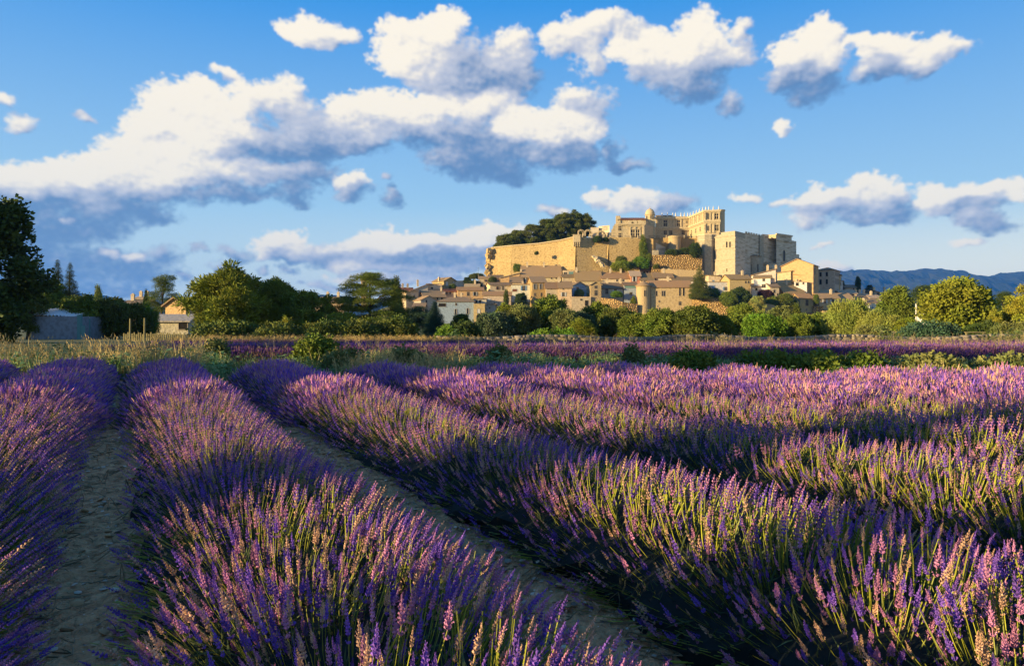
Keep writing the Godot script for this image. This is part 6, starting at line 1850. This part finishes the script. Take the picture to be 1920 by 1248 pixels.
	b = MB.new(); b.lathe([Vector2(0.2, 2.3), Vector2(0.2, 2.36), Vector2(0.02, 2.55)], 4); put("cap", b.done(), M.render_pale, root)
	# farmhouse and its grey outbuilding
	house("stone farmhouse with gable end under the umbrella pine", {n = "farmhouse", x = [306, 351], e = 571, b = 612, d = 130.0, t = "g", r = 557, w = "stone", rm = "roof_dark", y = -18.0, dp = 11.0, g = "farm buildings at left"})
	house("grey outbuilding with sloping roof in front of the stone farmhouse", {n = "farm_outbuilding", x = [282, 352], e = 601, b = 619, d = 112.0, t = "e", r = 590, w = "render_grey", rm = "render_grey", dp = 7.0, win = [[343, 611, 14, 11, "", "dark"]], g = "farm buildings at left"})
	# picket fence
	root = thing("picket_fence", "pale yellowish upright picket fence before the grey outbuilding", "fence", at(310, 624, 70)); root.position.y = 0
	k = 70.0 / F
	for i in 30:
		b = MB.new(); b.box(Vector3(-0.06, 0, -0.02), Vector3(0.06, 0.75 + 0.1 * sin(i * 4.0), 0.02))
		put("picket", b.done(), M.picket, root).position = Vector3((-78 + i * 3.9) * k, 0, 0.03)
	b = MB.new()
	for y in [0.25, 0.6]: b.box(Vector3(-80 * k, y - 0.03, -0.03), Vector3(38 * k, y + 0.03, 0.0))
	put("rail", b.done(), M.picket, root)
	for q in [["wooden post standing tall at the left of the picket fence", 243, 603], ["wooden post standing tall in the picket fence", 270, 602]]:
		var p := thing("wooden_post", q[0], "post", at(q[1], 640, 52)); p.position.y = 0
		b = MB.new(); b.tube([Vector3.ZERO, Vector3(0.02, (655 - q[2]) / F * 52, 0)], [0.07, 0.055], 7)
		put("shaft", b.done(), M.picket, p)
	# chimney posts and little house in the right hand trees
	root = thing("garden_chimney", "pale tapering garden chimney among the right hand bushes", "chimney", at(1668, 618, 66))
	b = MB.new(); b.lathe([Vector2(0.24, -1.6), Vector2(0.22, 0), Vector2(0.13, 0.55), Vector2(0.15, 0.58), Vector2(0.12, 0.75), Vector2(0.03, 0.8)], 8); put("stack", b.done(), M.render_pale, root)
	house("small white house half hidden left of the huge rounded tree", {n = "garden_house", x = [1722, 1736], e = 585, b = 606, d = 112.0, t = "g", r = 577, w = "render_white", rm = "roof", dp = 5.0, y = -30.0, g = "houses in the right hand trees"})
	root = thing("white_post", "tall white post beside the small white house", "post", at(1718.5, 604, 96))
	b = MB.new(); b.tube([Vector3(0, -2, 0), Vector3(0, 2.5, 0)], [0.12, 0.09], 8); put("shaft", b.done(), M.render_white, root)
	b = MB.new(); b.box(Vector3(-0.5, -1.5, -0.3), Vector3(0.45, 0.0, 0.2)); b.box(Vector3(-0.56, 0, -0.36), Vector3(0.5, 0.08, 0.26)); put("masonry_foot", b.done(), M.render_white, root)
	root = thing("antenna", "thin pale mast on the crest left of the rampart", "mast", at(897, 538, 343))
	b = MB.new(); b.tube([Vector3(0, -2, 0), Vector3(0, 6.2, 0)], [0.14, 0.10], 6); put("pole", b.done(), M.trim, root)
	b = MB.new(); b.tube([Vector3(0, 6.2, 0), Vector3(0, 9.4, 0)], [0.05, 0.03], 5); b.box(Vector3(-0.5, 8.9, -0.03), Vector3(0.5, 8.98, 0.03)); put("aerial", b.done(), M.iron, root)

func _ready() -> void:
	# ---- camera, sky, sun, exposure
	var cam := Camera3D.new()
	cam.name = "camera"
	cam.projection = Camera3D.PROJECTION_FRUSTUM
	cam.near = 0.1
	cam.far = 20000.0
	cam.size = 0.1 * 1248.0 / F
	cam.frustum_offset = Vector2(0, 0.1 * (HZ - 624.0) / F)
	cam.position = Vector3(0, EYE, 0)
	add_child(cam)
	cam.current = true
	var env := Environment.new()
	var sky := Sky.new()
	var pano := PanoramaSkyMaterial.new()
	pano.panorama = ImageTexture.create_from_image(make_sky())
	sky.sky_material = pano
	env.background_mode = Environment.BG_SKY
	env.sky = sky
	env.tonemap_mode = Environment.TONE_MAPPER_LINEAR
	env.tonemap_exposure = EXPO
	env.sdfgi_enabled = true
	env.ssao_enabled = true
	env.ssil_enabled = true
	env.fog_enabled = true
	env.fog_density = 0.00007
	env.fog_light_color = Color(0.24, 0.57, 1.0)
	var we := WorldEnvironment.new()
	we.name = "environment"
	we.environment = env
	add_child(we)
	var sun := DirectionalLight3D.new()
	sun.name = "sun"
	sun.light_color = Color(1.0, 0.875, 0.635)
	sun.light_energy = 1.6
	sun.light_angular_distance = 0.5
	sun.shadow_enabled = true
	add_child(sun)
	sun.look_at_from_position(Vector3(-0.906 * 0.987, 0.162, 0.423 * 0.987), Vector3.ZERO)
	clod = noise(3, 0.9, 4)
	M.soil = textured(mat(1, 1, 1, 0.95), ramp_tex(noise(12, 0.02, 5), 512, [Color(0.32, 0.155, 0.07), Color(0.60, 0.31, 0.14), Color(0.82, 0.44, 0.20), Color(0.98, 0.58, 0.29)]), 1.3, grey_tex(noise(13, 0.06, 6), 512), 3.0)
	M.pebble = mat(1, 1, 1, 0.9, true)
	village_materials()
	M.render_shed = textured(mat(0.33, 0.38, 0.46), M.ashlar.albedo_texture, 5.0)
	M.picket = mat(0.34, 0.30, 0.14, 0.8)
	M.ground = textured(mat(1, 1, 1, 0.95), ramp_tex(noise(14, 0.02, 5), 512, [Color(0.09, 0.13, 0.035), Color(0.15, 0.18, 0.06), Color(0.25, 0.22, 0.10), Color(0.12, 0.16, 0.045)]), 19.0)
	M.forest = textured(mat(1, 1, 1, 0.95), ramp_tex(noise(15, 0.02, 5), 512, [Color(0.02, 0.035, 0.02), Color(0.03, 0.045, 0.025), Color(0.055, 0.06, 0.04), Color(0.03, 0.04, 0.025)]), 1400.0)
	# ---- large structure
	setting("ground", "dry grassy ground rising to the village hill", land_mesh(), M.ground)
	mountain("mountain_range", "blue hazy mountain range right of the village", [[1380, 560], [1480, 524], [1560, 509], [1610, 507], [1640, 508], [1665, 511], [1690, 510], [1718, 505.5], [1750, 505], [1775, 511], [1800, 518], [1820, 520], [1845, 517.5], [1862, 518], [1880, 513], [1900, 510], [1925, 513], [1980, 520], [2060, 512], [2160, 525], [2300, 560]], 7000.0, 1800.0, 71, M.forest)
	mountain("foothills", "darker blue foothills below the mountain range", [[1500, 600], [1600, 556], [1650, 548], [1700, 541], [1750, 537], [1800, 545], [1860, 552], [1920, 556], [2000, 550], [2120, 566], [2260, 600]], 4600.0, 900.0, 72, M.forest)
	mountain("distant_hills", "low blue hills on the left horizon", [[-120, 600], [-20, 566], [60, 556], [150, 549], [185, 553], [215, 564], [250, 566], [300, 560], [400, 557], [480, 558], [560, 556], [610, 553], [650, 556], [720, 566], [820, 570], [900, 600]], 5200.0, 1100.0, 73, M.forest)
	castle()
	village()
	trees()
	# ---- near things
	near_things()
	lavender_field()
